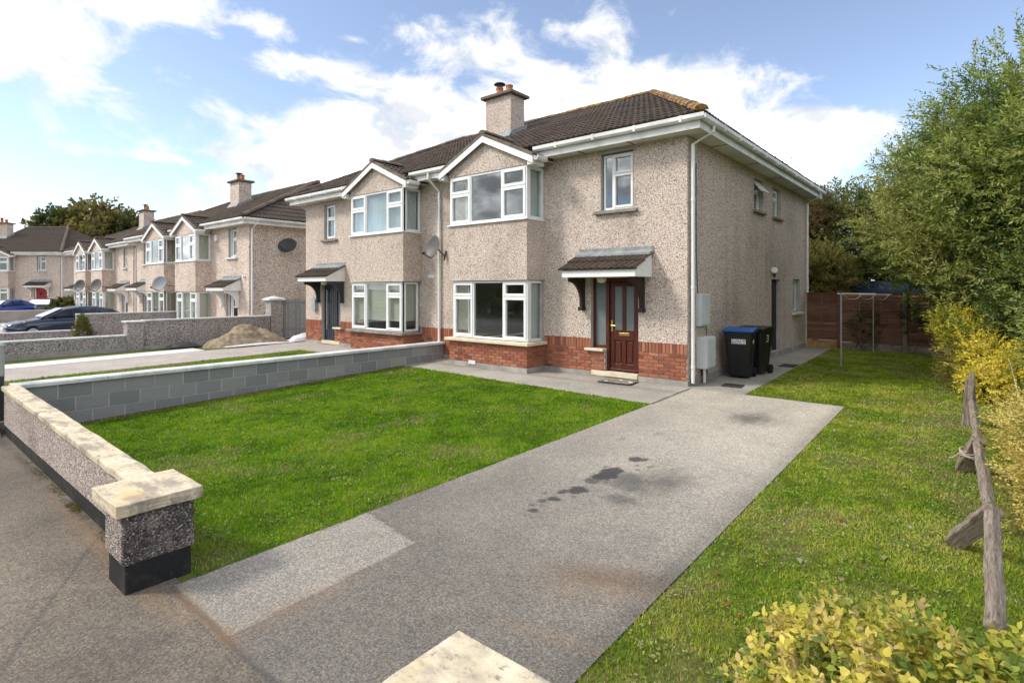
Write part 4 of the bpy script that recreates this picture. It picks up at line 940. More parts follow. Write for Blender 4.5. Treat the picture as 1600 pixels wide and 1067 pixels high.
# ------------------------------------------------------------------ boundary walls
def fy(x): return -9.012-.012*(x+.5)
ang = math.atan(-.022)
fw = thing('boundary_wall', 'low pebbledash front wall with cream coping and end pier by the driveway', 'wall', (-.3, -9.0, gz(-.3, -9)))
fo = Vector(fw.location)
def FW(x, dy, z): return Vector((x, fy(x)+dy, z))-fo
def wallpiece(name, mat, x0, x1, d0, d1, z0, z1, n=24, bevel=0., wob=0.):
    b = MB(); xs = np.linspace(x0, x1, n+1); z0 = z0 if callable(z0) else (lambda x, q=z0: q); z1 = z1 if callable(z1) else (lambda x, q=z1: q)
    pts = []
    for x in xs:
        w = wob*(random.random()-.5)
        pts += [FW(x, d0+w, z0(x)), FW(x, d1+w*.5, z0(x)), FW(x, d1+w*.5, z1(x)+w), FW(x, d0+w, z1(x)+w*.6)]
    F = [(0, 3, 2, 1), tuple(4*n+k for k in range(4))]
    for i in range(n):
        for k in range(4): F.append((4*i+k, 4*i+(k+1) % 4, 4*i+4+(k+1) % 4, 4*i+4+k))
    b.add(pts, F); return b.build(name, mat, fw, bevel=bevel)
gl_ = lambda x: gz(x, -9.0)
wallpiece('wall', 'pebbledash_wall', -6.86, -.52, 0, .13, lambda x: gl_(x)+.16, .375)
wallpiece('painted_base', 'black_paint', -6.86, -.52, .012, .12, lambda x: gl_(x)-.15, lambda x: gl_(x)+.165)
xs = [-6.88, -5.6, -4.15, -2.7, -1.5, -.64]
for a, c in zip(xs, xs[1:]): wallpiece('coping_stone', 'coping_stone', a+.004, c-.004, -.034, .172, .376, .448, 6, .016, .008)
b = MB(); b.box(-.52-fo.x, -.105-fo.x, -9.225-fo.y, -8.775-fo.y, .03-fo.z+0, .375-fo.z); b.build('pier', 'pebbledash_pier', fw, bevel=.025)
b = MB(); b.box(-.50-fo.x, -.125-fo.x, -9.205-fo.y, -8.795-fo.y, -.35-fo.z, .035-fo.z); b.build('painted_base', 'black_paint', fw, bevel=.01)
def cap(root, x0, x1, y0, y1, z0, z1, off):
    bm = bmesh.new(); bmesh.ops.create_cube(bm, size=1); 
    for v in bm.verts: v.co = Vector((x0+(v.co.x+.5)*(x1-x0), y0+(v.co.y+.5)*(y1-y0), z0+(v.co.z+.5)*(z1-z0)))-off
    bmesh.ops.subdivide_edges(bm, edges=bm.edges[:], cuts=7, use_grid_fill=True)
    rnd_ = random.Random(3)
    for v in bm.verts: v.co += Vector((rnd_.uniform(-1, 1), rnd_.uniform(-1, 1), rnd_.uniform(-1, 1)))*.0025
    me = bpy.data.meshes.new('coping_stone'); bm.to_mesh(me); bm.free(); me.materials.append(MT['coping_stone']); o = bpy.data.objects.new('pier_cap', me); COL.objects.link(o); o.parent = root
    bv = o.modifiers.new('bevel', 'BEVEL'); bv.width = .012; bv.segments = 2; bv.angle_limit = R(50)
cap(fw, -.66, -.075, -9.27, -8.735, .377, .462, fo)
np_ = thing('boundary_wall', 'front wall pier with cream cap on the near side of the driveway', 'wall', (2.85, -9.0, gz(2.85, -9)))
no = Vector(np_.location)
b = MB(); b.box(2.66-no.x, 3.08-no.x, -9.22-no.y, -8.78-no.y, .03-no.z, .375-no.z); b.build('pier', 'pebbledash_wall', np_, bevel=.025)
b = MB(); b.box(2.68-no.x, 3.06-no.x, -9.20-no.y, -8.80-no.y, -.35-no.z, .035-no.z); b.build('painted_base', 'black_paint', np_, bevel=.01)
cap(np_, 2.585, 3.14, -9.28, -8.735, .377, .462, no)
b = MB(); b.box(3.08-no.x, 7.0-no.x, -9.11-no.y, -8.88-no.y, -.3-no.z, .372-no.z); b.build('wall', 'pebbledash_wall', np_)

# grey block wall between the gardens
bw = thing('block_wall', 'grey concrete block wall with white coping between the two front gardens', 'wall', (-6.96, -4.5, 0))
bo = Vector(bw.location)
b = MB(); b.box(-7.05-bo.x, -6.867-bo.x, -8.74-bo.y, -.02-bo.y, -.6, .384); b.build('mortar_core', 'block_mortar', bw)
BLK = {}
def block_me(w, h):
    k = (round(w, 3), round(h, 3))
    if k not in BLK:
        q = MB(); q.box(0, .20, 0, w, 0, h); me = q.mesh('block', 'block'); BLK[k] = me
    return BLK[k]
ch = .228; ztop = .385
for c in range(4):
    z = ztop-(c+1)*ch; y = -8.75-(.225 if c % 2 else 0)
    while y < -.03:
        y0 = max(y, -8.75); y1 = min(y+.44, -.02)
        if y1-y0 > .05 and z+ch > gz(-6.9, (y0+y1)/2)-.02:
            inst('block', block_me(y1-y0-.014, ch-.014), Matrix.Translation((-7.063-bo.x+random.uniform(0, .003), y0+.007-bo.y, z+.007)), bw)
        y += .45
y = -8.86
while y < -.02:
    y1 = min(y+1.2, -.012)
    q = MB(); q.prism([(-7.10, y+.004, .386), (-6.815, y+.004, .386), (-6.815, y+.004, .435), (-6.835, y+.004, .452), (-7.08, y+.004, .452), (-7.10, y+.004, .435)], (0, y1-y-.008, 0))
    q.V = [tuple(Vector(v)-bo) for v in q.V]; q.build('coping_stone', 'white_stone', bw); y += 1.2

def lowwall(label, X, segs, mat, thick=.2, cope='white_stone'):
    root = thing('garden_wall', label, 'wall', (X, segs[0][0], segs[0][2]))
    o = Vector(root.location)
    for (y0, y1, z0, z1) in segs:
        b = MB(); b.box(-thick/2, thick/2, y0-o.y, y1-o.y, z0-o.z-.3, z1-o.z-.05); b.build('wall', mat, root)
        y = y0
        while y < y1-.01:
            e = min(y+1.5, y1); b = MB(); b.box(-thick/2-.03, thick/2+.03, y-o.y+.003, e-o.y-.003, z1-o.z-.049, z1-o.z); b.build('coping_stone', cope, root, bevel=.008); y += 1.5
    return root
g2 = lowwall('pebbledash garden wall with white coping beside the sand heap, stepping up at a pier', -16.4, [(-9.2, -4.85, -.1, .44), (-4.4, -.2, -.1, .89)], 'pebbledash_grey')
b = MB(); b.box(-.20, .20, -4.85+9.2, -4.4+9.2, -.3, .98-.06); b.build('pier', 'pebbledash_grey', g2, bevel=.01)
b = MB(); b.box(-.24, .24, -4.90+9.2, -4.36+9.2, .921, .97); b.build('coping_stone', 'white_stone', g2, bevel=.008)
b = MB(); b.box(.102, .14, 0, 9.0, -.2, .14); b.build('plinth', 'plinth', g2)
lowwall('farther pebbledash garden wall with white coping in front of the dark parked car', -25.4, [(-9.2, -4.25, -.33, .14), (-4.25, .3, -.33, .82)], 'pebbledash_grey')
lowwall('short far boundary wall by the blue car', -45.5, [(-9.2, -1.5, -.33, .42)], 'pink_concrete', .2)
def gatepier(label, P, mat, h=1.5, s=.45):
    t = thing('gate_pier', label, 'gate pier', P)
    b = MB(); b.box(-s/2, s/2, -s/2, s/2, -.2, h); b.build('shaft', mat, t, bevel=.01)
    c = s/2+.09; b = MB(); b.add([(-c, -c, h), (c, -c, h), (c, c, h), (-c, c, h), (-c, -c, h+.06), (c, -c, h+.06), (c, c, h+.06), (-c, c, h+.06), (0, 0, h+.17)], [(3, 2, 1, 0), (0, 1, 5, 4), (1, 2, 6, 5), (2, 3, 7, 6), (3, 0, 4, 7), (4, 5, 8), (5, 6, 8), (6, 7, 8), (7, 4, 8)]); b.build('pier_cap', 'white_stone', t)
gatepier('pebbledash gate pier with white pyramid cap at the end of the garden wall', (-16.5, .05, -.05), 'pebbledash_grey')
gatepier('grey gate pier with white cap beside the attached house', (-16.0, 1.75, -.05), 'block', 1.62, .40)
t = thing('side_gate', 'dark grey side gate between the two capped piers', 'gate', (-16.25, .9, 0))
for k in range(9):
    b = MB(); b.bar((-.22+.05*k+.02, -.60+.13*k, 0), (-.22+.05*k+.02, -.60+.13*k, 1.5), .12, .025, (1, -.35, 0)); b.build('slat', 'block', t)
b = MB(); b.bar((-.20, -.62, 1.35), (.24, .55, 1.35), .04, .10); b.bar((-.20, -.62, .3), (.24, .55, .3), .04, .10); b.build('rail', 'block', t)
t = thing('block_wall', 'short unpainted block wall running to the attached house', 'wall', (-15.0, 1.9, 0))
for c in range(7):
    for k in range(-2, 3):
        x0 = max(-.80, k*.45+(.225 if c % 2 else 0)); x1 = min(.92, k*.45+.44+(.225 if c % 2 else 0))
        if x1-x0 > .05: q = MB(); q.box(x0, x1, -.1, .1, c*.21, c*.21+.203); q.build('block', 'block', t)
q = MB(); q.box(-.80, .93, -.07, .07, 0, 1.47); q.build('mortar_core', 'block_mortar', t); q = MB(); q.box(-.80, .93, -.14, .14, 1.475, 1.53); q.build('coping_stone', 'white_stone', t)
t = thing('metal_mesh', 'sheet of grey mesh leaning against the block wall', 'mesh panel', (-14.75, 1.35, 0))
b = MB()
for k in range(12): b.bar((-.55+.1*k, .0, .02), (-.55+.1*k, .38, 1.0), .008, .008); 
for k in range(9): b.bar((-.55, .046*k, .02+.12*k), (.55, .046*k, .02+.12*k), .008, .008)
b.build('wire', 'galv', t)

# heap of sand and plastic sheets
def heap(label):
    n = 70; V = []; a = np.linspace(-1.9, 1.9, n+1); X, Y = np.meshgrid(a, a, indexing='ij'); r = np.sqrt((X/1.0)**2+(Y/1.62)**2)
    Z = np.clip(.86*(1-r)**.95*1.0, 0, None) if False else .80*np.clip(1-r, 0, 1)**.85
    Z += (vnoise(X*2.6+9, Y*2.6, 3)-.5)*.36*np.clip(1.2-r, 0, 1)+(vnoise(X*9+9, Y*9, 4)-.5)*.13*(r < 1.05)
    Z -= .20*np.exp(-((X-.25)**2+(Y-.35)**2)/.05); Z = np.minimum(Z, .70+(vnoise(X*6, Y*6, 8)-.5)*.08); Z = np.where(r > 1.02, -.05, Z-.01)
    V = np.stack([X, Y, Z], -1).reshape(-1, 3); i, j = np.meshgrid(np.arange(n), np.arange(n), indexing='ij'); b = (i*(n+1)+j).ravel(); F = np.stack([b, b+n+1, b+n+2, b+1], 1)
    keep = (r.reshape(-1)[F] < 1.08).any(1); o = tri_mesh('sand_heap', V, F[keep], np.ones((len(V), 3)), 'sand'); o.scale = (.9, .88, .97); o.location = (-15.35, -1.5, -.03); o['label'] = label; o['category'] = 'sand heap'
    return o
heap('heap of brown building sand piled against the garden wall')
def crumple(label, loc, sx_, sy_, h, seed, mat='tarp', cat='plastic sheet', name='plastic_sheet'):
    n = 30; a = np.linspace(-1, 1, n+1); X, Y = np.meshgrid(a, a, indexing='ij'); ed = np.clip((1-np.maximum(np.abs(X), np.abs(Y)))*3, 0, 1)
    Z = ed*(h*np.clip(1-np.sqrt(X*X+Y*Y), 0, 1)**.6+.10*h*np.abs(vnoise(X*5+9, Y*5+9, seed)-.5)*4)+.01
    X = X*(1+.2*(vnoise(X*2+4, Y*2+4, seed+1)-.5)); Y = Y*(1+.3*(vnoise(X*2+4, Y*2+4, seed+2)-.5))
    V = np.stack([X*sx_, Y*sy_, Z], -1).reshape(-1, 3); i, j = np.meshgrid(np.arange(n), np.arange(n), indexing='ij'); b = (i*(n+1)+j).ravel()
    o = tri_mesh(name, V, np.stack([b, b+n+1, b+n+2, b+1], 1), np.ones((len(V), 3)), mat); o.location = loc; o['label'] = label; o['category'] = cat
crumple('white plastic bag lying between the sand heap and the attached house', (-14.75, .35, 0), .35, .65, .24, 5, cat='plastic bag', name='plastic_bag')
crumple('thin pale plastic sheet edging the front of the sand heap', (-14.35, -1.5, 0), .18, 1.2, .05, 9)
crumple('dark crumpled sheet at the foot of the garden wall', (-15.7, -3.4, 0), .3, .5, .14, 11, 'metal_dark')

# ------------------------------------------------------------------ things around the house
def bin_(label, P, rz, lid, sticker):
    t = thing('wheelie_bin', label, 'wheelie bin', P, rz, 'wheelie bins by the side wall')
    b = MB(); pts = []
    for z, w, d, r in ((.04, .205, .215, .05), (.10, .215, .225, .05), (.90, .275, .335, .05), (.97, .285, .345, .05)):
        for sx2, sy2 in ((-1, -1), (1, -1), (1, 1), (-1, 1)):
            for q in range(4):
                a = math.atan2(sy2, sx2)-math.pi/4+q*math.pi/6
                pts.append(((w-r)*sx2+r*math.cos(a), (d-r)*sy2+r*math.sin(a), z))
    n = 16; F = [(i*n+k, i*n+(k+1) % n, (i+1)*n+(k+1) % n, (i+1)*n+k) for i in range(3) for k in range(n)]+[tuple(range(n))[::-1], tuple(3*n+k for k in range(n))]
    b.add(pts, F); body = b.build('body', 'black_plastic', t, bevel=.006)
    b = MB(); b.box(-.305, .305, -.365, .365, .955, .985); b.build('rim', 'black_plastic', body, bevel=.01)
    b = MB(); b.prism([(-.31, -.38, .988), (-.31, .33, .988), (-.31, .33, 1.05), (-.31, .1, 1.065), (-.31, -.34, 1.03), (-.31, -.38, 1.015)], (.62, 0, 0)); l_ = b.build('lid', lid, t, bevel=.015)
    b = MB(); b.tube([(-.26, .40, 1.0), (.26, .40, 1.0)], .018, 8); b.box(-.25, -.21, .33, .41, .985, 1.02); b.box(.21, .25, .33, .41, .985, 1.02); b.build('handle', 'black_plastic', t)
    for s in (-1, 1):
        b = MB(); b.tube([(s*.20, .24, .10), (s*.265, .24, .10)], .10, 18); wl2 = b.build('wheel', 'tyre', t)
        b = MB(); b.tube([(s*.266, .24, .10), (s*.272, .24, .10)], .05, 14); b.build('hub', 'black_plastic', wl2)
    return t, body
def slope_pt(z): return .225+(.335-.225)*(z-.10)/.80
b1_, body = bin_('black wheelie bin with blue lid and white sticker at the house corner', (.42, 1.86, .003), R(8), 'blue_plastic', True)
def bquad(x0, x1, z0, z1, e, name, mat, par):
    b = MB(); b.poly([(x0, -slope_pt(z0)-e, z0), (x1, -slope_pt(z0)-e, z0), (x1, -slope_pt(z1)-e, z1), (x0, -slope_pt(z1)-e, z1)]); return b.build(name, mat, par)
st_ = bquad(-.13, .15, .73, .835, .005, 'sticker', 'label_white', body)
b = MB()
for r_ in range(3):
    x = -.12; z = .815-r_*.035
    while x < .135:
        w = random.choice((.010, .014, .018)); e = .0065
        if random.random() < .8: b.poly([(x, -slope_pt(z-.02)-e, z-.02), (x+w, -slope_pt(z-.02)-e, z-.02), (x+w, -slope_pt(z)-e, z), (x, -slope_pt(z)-e, z)])
        x += w+.006
b.build('print', 'label_ink', st_)
def sx_face(z): return .215+(.275-.215)*(z-.10)/.80
b = MB(); b.poly([(sx_face(.74)+.006, -.20, .74), (sx_face(.74)+.006, -.06, .74), (sx_face(.82)+.006, -.06, .82), (sx_face(.82)+.006, -.20, .82)]); b.build('sticker', 'label_white', body)
b2_, body2 = bin_('black wheelie bin with dark lid behind the blue-lidded one', (.50, 2.62, .003), R(-6), 'black_plastic', False)
b = MB()
for (y0, y1, z0, z1) in ((-.08, .03, .85, .87), (.02, .04, .72, .87), (-.06, .03, .79, .805), (-.08, .03, .72, .738)):
    b.poly([(sx_face(z0)+.006, y0, z0), (sx_face(z0)+.006, y1, z0), (sx_face(z1)+.006, y1, z1), (sx_face(z1)+.006, y0, z1)])
b.build('house_number', 'label_white', body2)
def grate(label, P, rz, w=.36, d=.36):
    t = thing('drain_cover', label, 'drain cover', P, rz, 'drain covers in the side path')
    b = MB(); b.box(-w/2, w/2, -d/2, -d/2+.03, 0, .014); b.box(-w/2, w/2, d/2-.03, d/2, 0, .014); b.box(-w/2, -w/2+.03, -d/2+.03, d/2-.03, 0, .014); b.box(w/2-.03, w/2, -d/2+.03, d/2-.03, 0, .014); b.build('frame', 'iron', t)
    k = 7; s = (w-.06)/k
    for i in range(k): b = MB(); b.box(-w/2+.03+i*s+.005, -w/2+.03+(i+1)*s-.012, -d/2+.031, d/2-.031, .002, .012); b.build('bar', 'iron', t)
grate('iron drain cover in the path beside the house corner', (.66, .62, .006), R(5)); grate('iron drain cover farther back along the side path', (.78, 4.35, .006), 0, .34, .5)
t = thing('doormat', 'worn patterned doormat lying before the brown front door', 'doormat', (-1.28, -.42, .006), R(4))
b = MB(); b.box(-.36, .36, -.22, .22, 0, .012); b.build('backing', 'metal_dark', t)
for i in range(9):
    for j in range(5):
        b = MB(); b.box(-.33+i*.074, -.33+i*.074+.062, -.19+j*.077, -.19+j*.077+.064, .012, .018); b.build('tread', 'gravel_board' if (i+j) % 2 else 'label_white' if (i*j) % 5 == 1 else 'grey_sill', t)

# washing line
t = thing('clothes_pole', 'grey metal washing line pole with crossbar standing on the back lawn', 'clothes pole', (1.77, 5.16, 0))
b = MB(); b.tube([(0, 0, -.1), (0, 0, 1.78)], .020, 10); b.build('post', 'galv', t); b = MB(); b.tube([(-.08, 0, 1.775), (.72, 0, 1.775)], .012, 8); b.build('crossbar', 'line_white', t)
t = thing('clothes_pole', 'thin washing line pole close to the wooden fence', 'clothes pole', (1.95, 9.30, 0))
b = MB(); b.tube([(0, 0, -.1), (0, 0, 1.72)], .015, 10); b.build('post', 'galv', t); b = MB(); b.tube([(-.35, 0, 1.72), (.45, 0, 1.72)], .015, 8); b.build('crossbar', 'line_white', t)
for i, (a, c) in enumerate(((.02, -.30), (.35, .05), (.68, .40))):
    b = MB(); b.tube([(1.77+a+(1.95+c-1.77-a)*s, 5.16+(9.30-5.16)*s, 1.775-.05*s-.55*s*(1-s)) for s in np.linspace(0, 1, 15)], .006, 5)
    o = b.build('washing_line', 'line_white'); o['label'] = ('sagging white washing line nearest the house', 'middle one of three sagging white washing lines', 'sagging white washing line nearest the shrubs')[i]; o['category'] = 'washing line'; o['group'] = 'washing lines'

# wooden panel fence at the back
fpx = [.02, .99, 2.70, 4.45, 6.2]
t = thing('wooden_fence', 'reddish-brown slatted wooden fence along the back of the lawn', 'fence', (0, 9.72, 0))
for i, (a, c) in enumerate(zip(fpx, fpx[1:])):
    w = c-a; nsl = 15; z0 = .22 if i else .25; h = (1.74-z0)/nsl
    b = MB(); b.box(a+.03, c-.03, -.040, .03, 1.74, 1.775); b.box(a+.05, c-.05, .012, .02, z0, 1.74); fp = b.build('fence_panel', 'fence_timber', t)
    for k in range(nsl):
        b = MB(); zz = z0+k*h; b.prism([(a+.05, -.012, zz+.010), (a+.05, -.048, zz+.002), (a+.05, -.004, zz+h+.004), (a+.05, .011, zz+h+.004)], (w-.1, 0, 0)); b.build('slat', 'fence_timber', fp)
    for q in ((.33, .66) if w > 1.2 else (.5,)):
        b = MB(); b.box(a+w*q-.02, a+w*q+.02, -.062, -.03, z0, 1.74); b.build('batten', 'fence_timber', fp)
    b = MB(); b.box(a+.05, c-.05, -.025, .02, -.05, z0-.015); b.build('gravel_board', 'gravel_board' if i else 'new_plank', t)
for i, a in enumerate(fpx[1:4]):
    b = MB(); b.box(a-.05, a+.05, -.09, .05, -.1, 1.80); p_ = b.build('post', 'gravel_board' if i == 1 else 'fence_timber', t, bevel=.006); b = MB(); b.box(a-.06, a+.06, -.10, .06, 1.80, 1.825); b.build('cap', 'fence_timber', p_)
t = thing('shed', 'dark blue roof of a shed showing above the wooden fence', 'shed', (1.55, 13.5, -.3))
b = MB(); b.box(-.6, 1.9, -1, 1, 0, 2.05); b.build('wall', 'dark_timber', t); b = MB(); b.prism([(-.75, -1.2, 2.02), (-.75, 0, 2.42), (-.75, 1.2, 2.02), (-.75, 1.2, 2.08), (-.75, 0, 2.48), (-.75, -1.2, 2.08)], (2.8, 0, 0)); b.build('roof', 'shed_blue', t)

# old knee-rail fence on the right
def beam(label, name, a, b_, w, h, cat, up=(0, 0, 1), grp='broken knee-rail fence pieces'):
    A = Vector(a); Bv = Vector(b_); root = MB(); L = (Bv-A).length
    # long axis along local y so the grain follows the beam
    n = 8; rr = random.Random(hash(label) % 1000)
    pts = []
    for i in range(n+1):
        y = L*i/n; j = lambda: rr.uniform(-.006, .006)
        pts += [(-w/2+j(), y, -h/2+j()), (w/2+j(), y, -h/2+j()), (w/2+j(), y, h/2+j()), (-w/2+j(), y, h/2+j())]
    F = [(3, 2, 1, 0), tuple(4*n+k for k in range(4))]+[(4*i+k, 4*i+(k+1) % 4, 4*i+4+(k+1) % 4, 4*i+4+k) for i in range(n) for k in range(4)]
    root.add(pts, F); o = root.build(name, 'old_timber', bevel=.008); d = (Bv-A).normalized()
    sv = d.cross(Vector(up)).normalized(); tv = sv.cross(d); o.matrix_world = Matrix(((sv.x, d.x, tv.x, A.x), (sv.y, d.y, tv.y, A.y), (sv.z, d.z, tv.z, A.z), (0, 0, 0, 1)))
    o['label'] = label; o['category'] = cat; o['group'] = grp; return o
beam('weathered fence rail nearest the yellow-green hedge', 'fence_rail', (4.33, -6.95, .31), (4.35, -5.12, .31), .066, .066, 'fence rail', (.7, 0, .7))
beam('weathered fence rail between the two leaning stubs, beside the pale yellow shrub', 'fence_rail', (4.34, -5.02, .30), (4.29, -2.95, .31), .066, .066, 'fence rail', (.7, 0, .7))
beam('far weathered fence rail running to the upright board', 'fence_rail', (4.29, -2.85, .30), (4.24, -.30, .33), .066, .066, 'fence rail', (.7, 0, .7))
beam('fallen square fence stub propped under the near rail', 'fence_stub', (4.14, -4.90, -.07), (4.36, -5.17, .32), .12, .10, 'fence stub', (.3, -.7, .5))
sb = beam('leaning fence stub tied round with rope', 'fence_stub', (4.16, -2.75, -.05), (4.30, -2.92, .34), .13, .10, 'fence stub', (.3, -.7, .5))
beam('upright grey fence board at the far end of the rail', 'fence_board', (4.17, -.42, -.05), (4.215, -.36, .64), .10, .05, 'fence board', (0, 1, 0))
beam('slim dark fence board behind the upright board', 'fence_board', (4.26, -.25, -.05), (4.24, -.25, .72), .06, .04, 'fence board', (0, 1, 0))
b = MB()
for k in range(4):
    c = Vector((4.225, -2.83, .135+.022*k)); b.tube([c+Vector((math.cos(a)*.088, math.sin(a)*.078, .012*math.sin(a*2+k))) for a in np.linspace(0, 2*math.pi, 17)], .006, 5, False)
b.tube([(4.14, -2.86, .16), (4.08, -2.9, .11), (4.05, -2.88, .10)], .005, 5); o = b.build('rope', 'rope'); o['label'] = 'pale rope wound round the leaning fence stub'; o['category'] = 'rope'

# metal post at the far left of the pavement
t = thing('metal_post', 'grey metal post standing on the pavement at the end of the front wall', 'post', (-7.26, -8.95, gz(-6.8, -9)))
b = MB(); b.tube([(0, 0, -.2), (0, 0, 1.32)], .07, 16); b.build('shaft', 'galv', t); b = MB(); b.tube([(0, 0, 1.32), (0, 0, 1.36)], [.08, .05], 16); b.build('cap', 'galv', t); b = MB(); b.box(.045, .09, -.05, .05, .10, .85); b.build('service_door', 'metal_dark', t)

# ------------------------------------------------------------------ cars
def car(label, P, rz, paint, L=4.45, Wd=1.78, Hh=1.42):
    t = thing('parked_car', label, 'car', P, rz, 'cars parked before the far houses')
    # stations along local y, nose at -y : (y, lower, bonnet/belt, half width)
    st = [(-.5, .42, .60, .62), (-.485, .30, .68, .74), (-.44, .24, .74, .83), (-.34, .20, .84, .88), (-.22, .20, .93, .89), (-.05, .20, .96, .89), (.15, .20, .98, .89), (.32, .20, 1.0, .88), (.43, .26, 1.0, .82), (.485, .32, .92, .74), (.5, .42, .80, .64)]
    b = MB(); pts = []; n = 10
    for y, lo, hi, hw_ in st:
        hw2 = hw_*Wd/1.78
        ring = [(-hw2*.92, lo), (-hw2, lo+.12), (-hw2*1.0, (lo+hi)/2), (-hw2*.97, hi-.06), (-hw2*.86, hi), (hw2*.86, hi), (hw2*.97, hi-.06), (hw2, (lo+hi)/2), (hw2, lo+.12), (hw2*.92, lo)]
        pts += [(x, y*L, z) for x, z in ring]
    F = [(i*n+k, i*n+(k+1) % n, (i+1)*n+(k+1) % n, (i+1)*n+k) for i in range(len(st)-1) for k in range(n)]+[tuple(range(n)), tuple((len(st)-1)*n+k for k in range(n))[::-1]]
    b.add(pts, F); body = b.build('body', paint, t, smooth=True)
    cab = [(-.25, .93, .93, .80, .80), (-.06, .97, 1.34, .82, .62), (.06, .98, Hh, .82, .63), (.22, .99, Hh-.02, .82, .62), (.36, 1.0, 1.25, .80, .58), (.46, .98, 1.0, .74, .56)]
    b = MB(); pts = []; n = 6
    for y, zb_, zt_, wb, wt in cab:
        pts += [(-wb, y*L, zb_), (-wt-.02, y*L, zt_-.05*(zt_ > zb_)), (-wt+.1, y*L, zt_), (wt-.1, y*L, zt_), (wt+.02, y*L, zt_-.05*(zt_ > zb_)), (wb, y*L, zb_)]
    F = [(i*n+k, i*n+k+1, (i+1)*n+k+1, (i+1)*n+k) for i in range(len(cab)-1) for k in range(n-1)]
    b.add(pts, F); b.build('cabin', paint, body, smooth=False)
    for s in (-1, 1):
        for (ya, yb, yc, yd) in ((-.20, .0, -.055, .0), (.015, .20, .015, .20), (.215, .40, .215, .33)):
            b = MB(); o_ = .012
            def sp(y, f):
                ks = [c[0] for c in cab]; zb_ = np.interp(y, ks, [c[1] for c in cab])+.03; zt_ = np.interp(y, ks, [c[2] for c in cab])-.09; wb = np.interp(y, ks, [c[3] for c in cab]); wt = np.interp(y, ks, [c[4] for c in cab])+.03
                return (s*(wb+(wt-wb)*f+o_), y*L, zb_+(max(zt_, zb_+.01)-zb_)*f)
            b.poly([sp(ya, 0), sp(yb, 0), sp(yd, 1), sp(yc, 1)]); b.build('side_window', 'tint_glass', t)
        b = MB(); b.box(s*.90-.06, s*.90+.06, -.155*L, -.125*L, .98, 1.10); b.build('wing_mirror', paint, t, bevel=.02)
        b = MB(); b.prism([(s*.60, -.482*L, .60), (s*.82, -.40*L, .64), (s*.80, -.36*L, .78), (s*.60, -.44*L, .72)], (0, -.03, .015)); b.build('headlight', 'lamp_lens', t)
        for yy in (-.31, .30):
            b = MB(); b.tube([(s*.70, yy*L, .31), (s*.885, yy*L, .31)], .31, 20); wh = b.build('wheel', 'tyre', t); b = MB(); b.tube([(s*.886, yy*L, .31), (s*.895, yy*L, .31)], .20, 16); b.build('rim', 'galv', wh)
    b = MB(); b.poly([(-.74, -.235*L, .975), (.74, -.235*L, .975), (.56, -.07*L, 1.34), (-.56, -.07*L, 1.34)]); b.V = [(x, y-.012, z+.012) for x, y, z in b.V]; b.build('windscreen', 'lamp_lens', t)
    b = MB(); b.box(-.26, .26, -.512*L, -.50*L, .45, .56); b.build('number_plate', 'label_white', t)
    return t
car('dark blue-black car parked nose out behind the farther garden wall', (-27.7, -4.05, -.32), 0, 'car_paint_dark')
car('bright blue car parked at the left before the red-doored house', (-49.2, -3.6, -.3), R(40), 'car_paint_blue')
car('black car half hidden behind the bright blue one', (-51.6, -.9, -.3), R(62), 'car_paint_black')

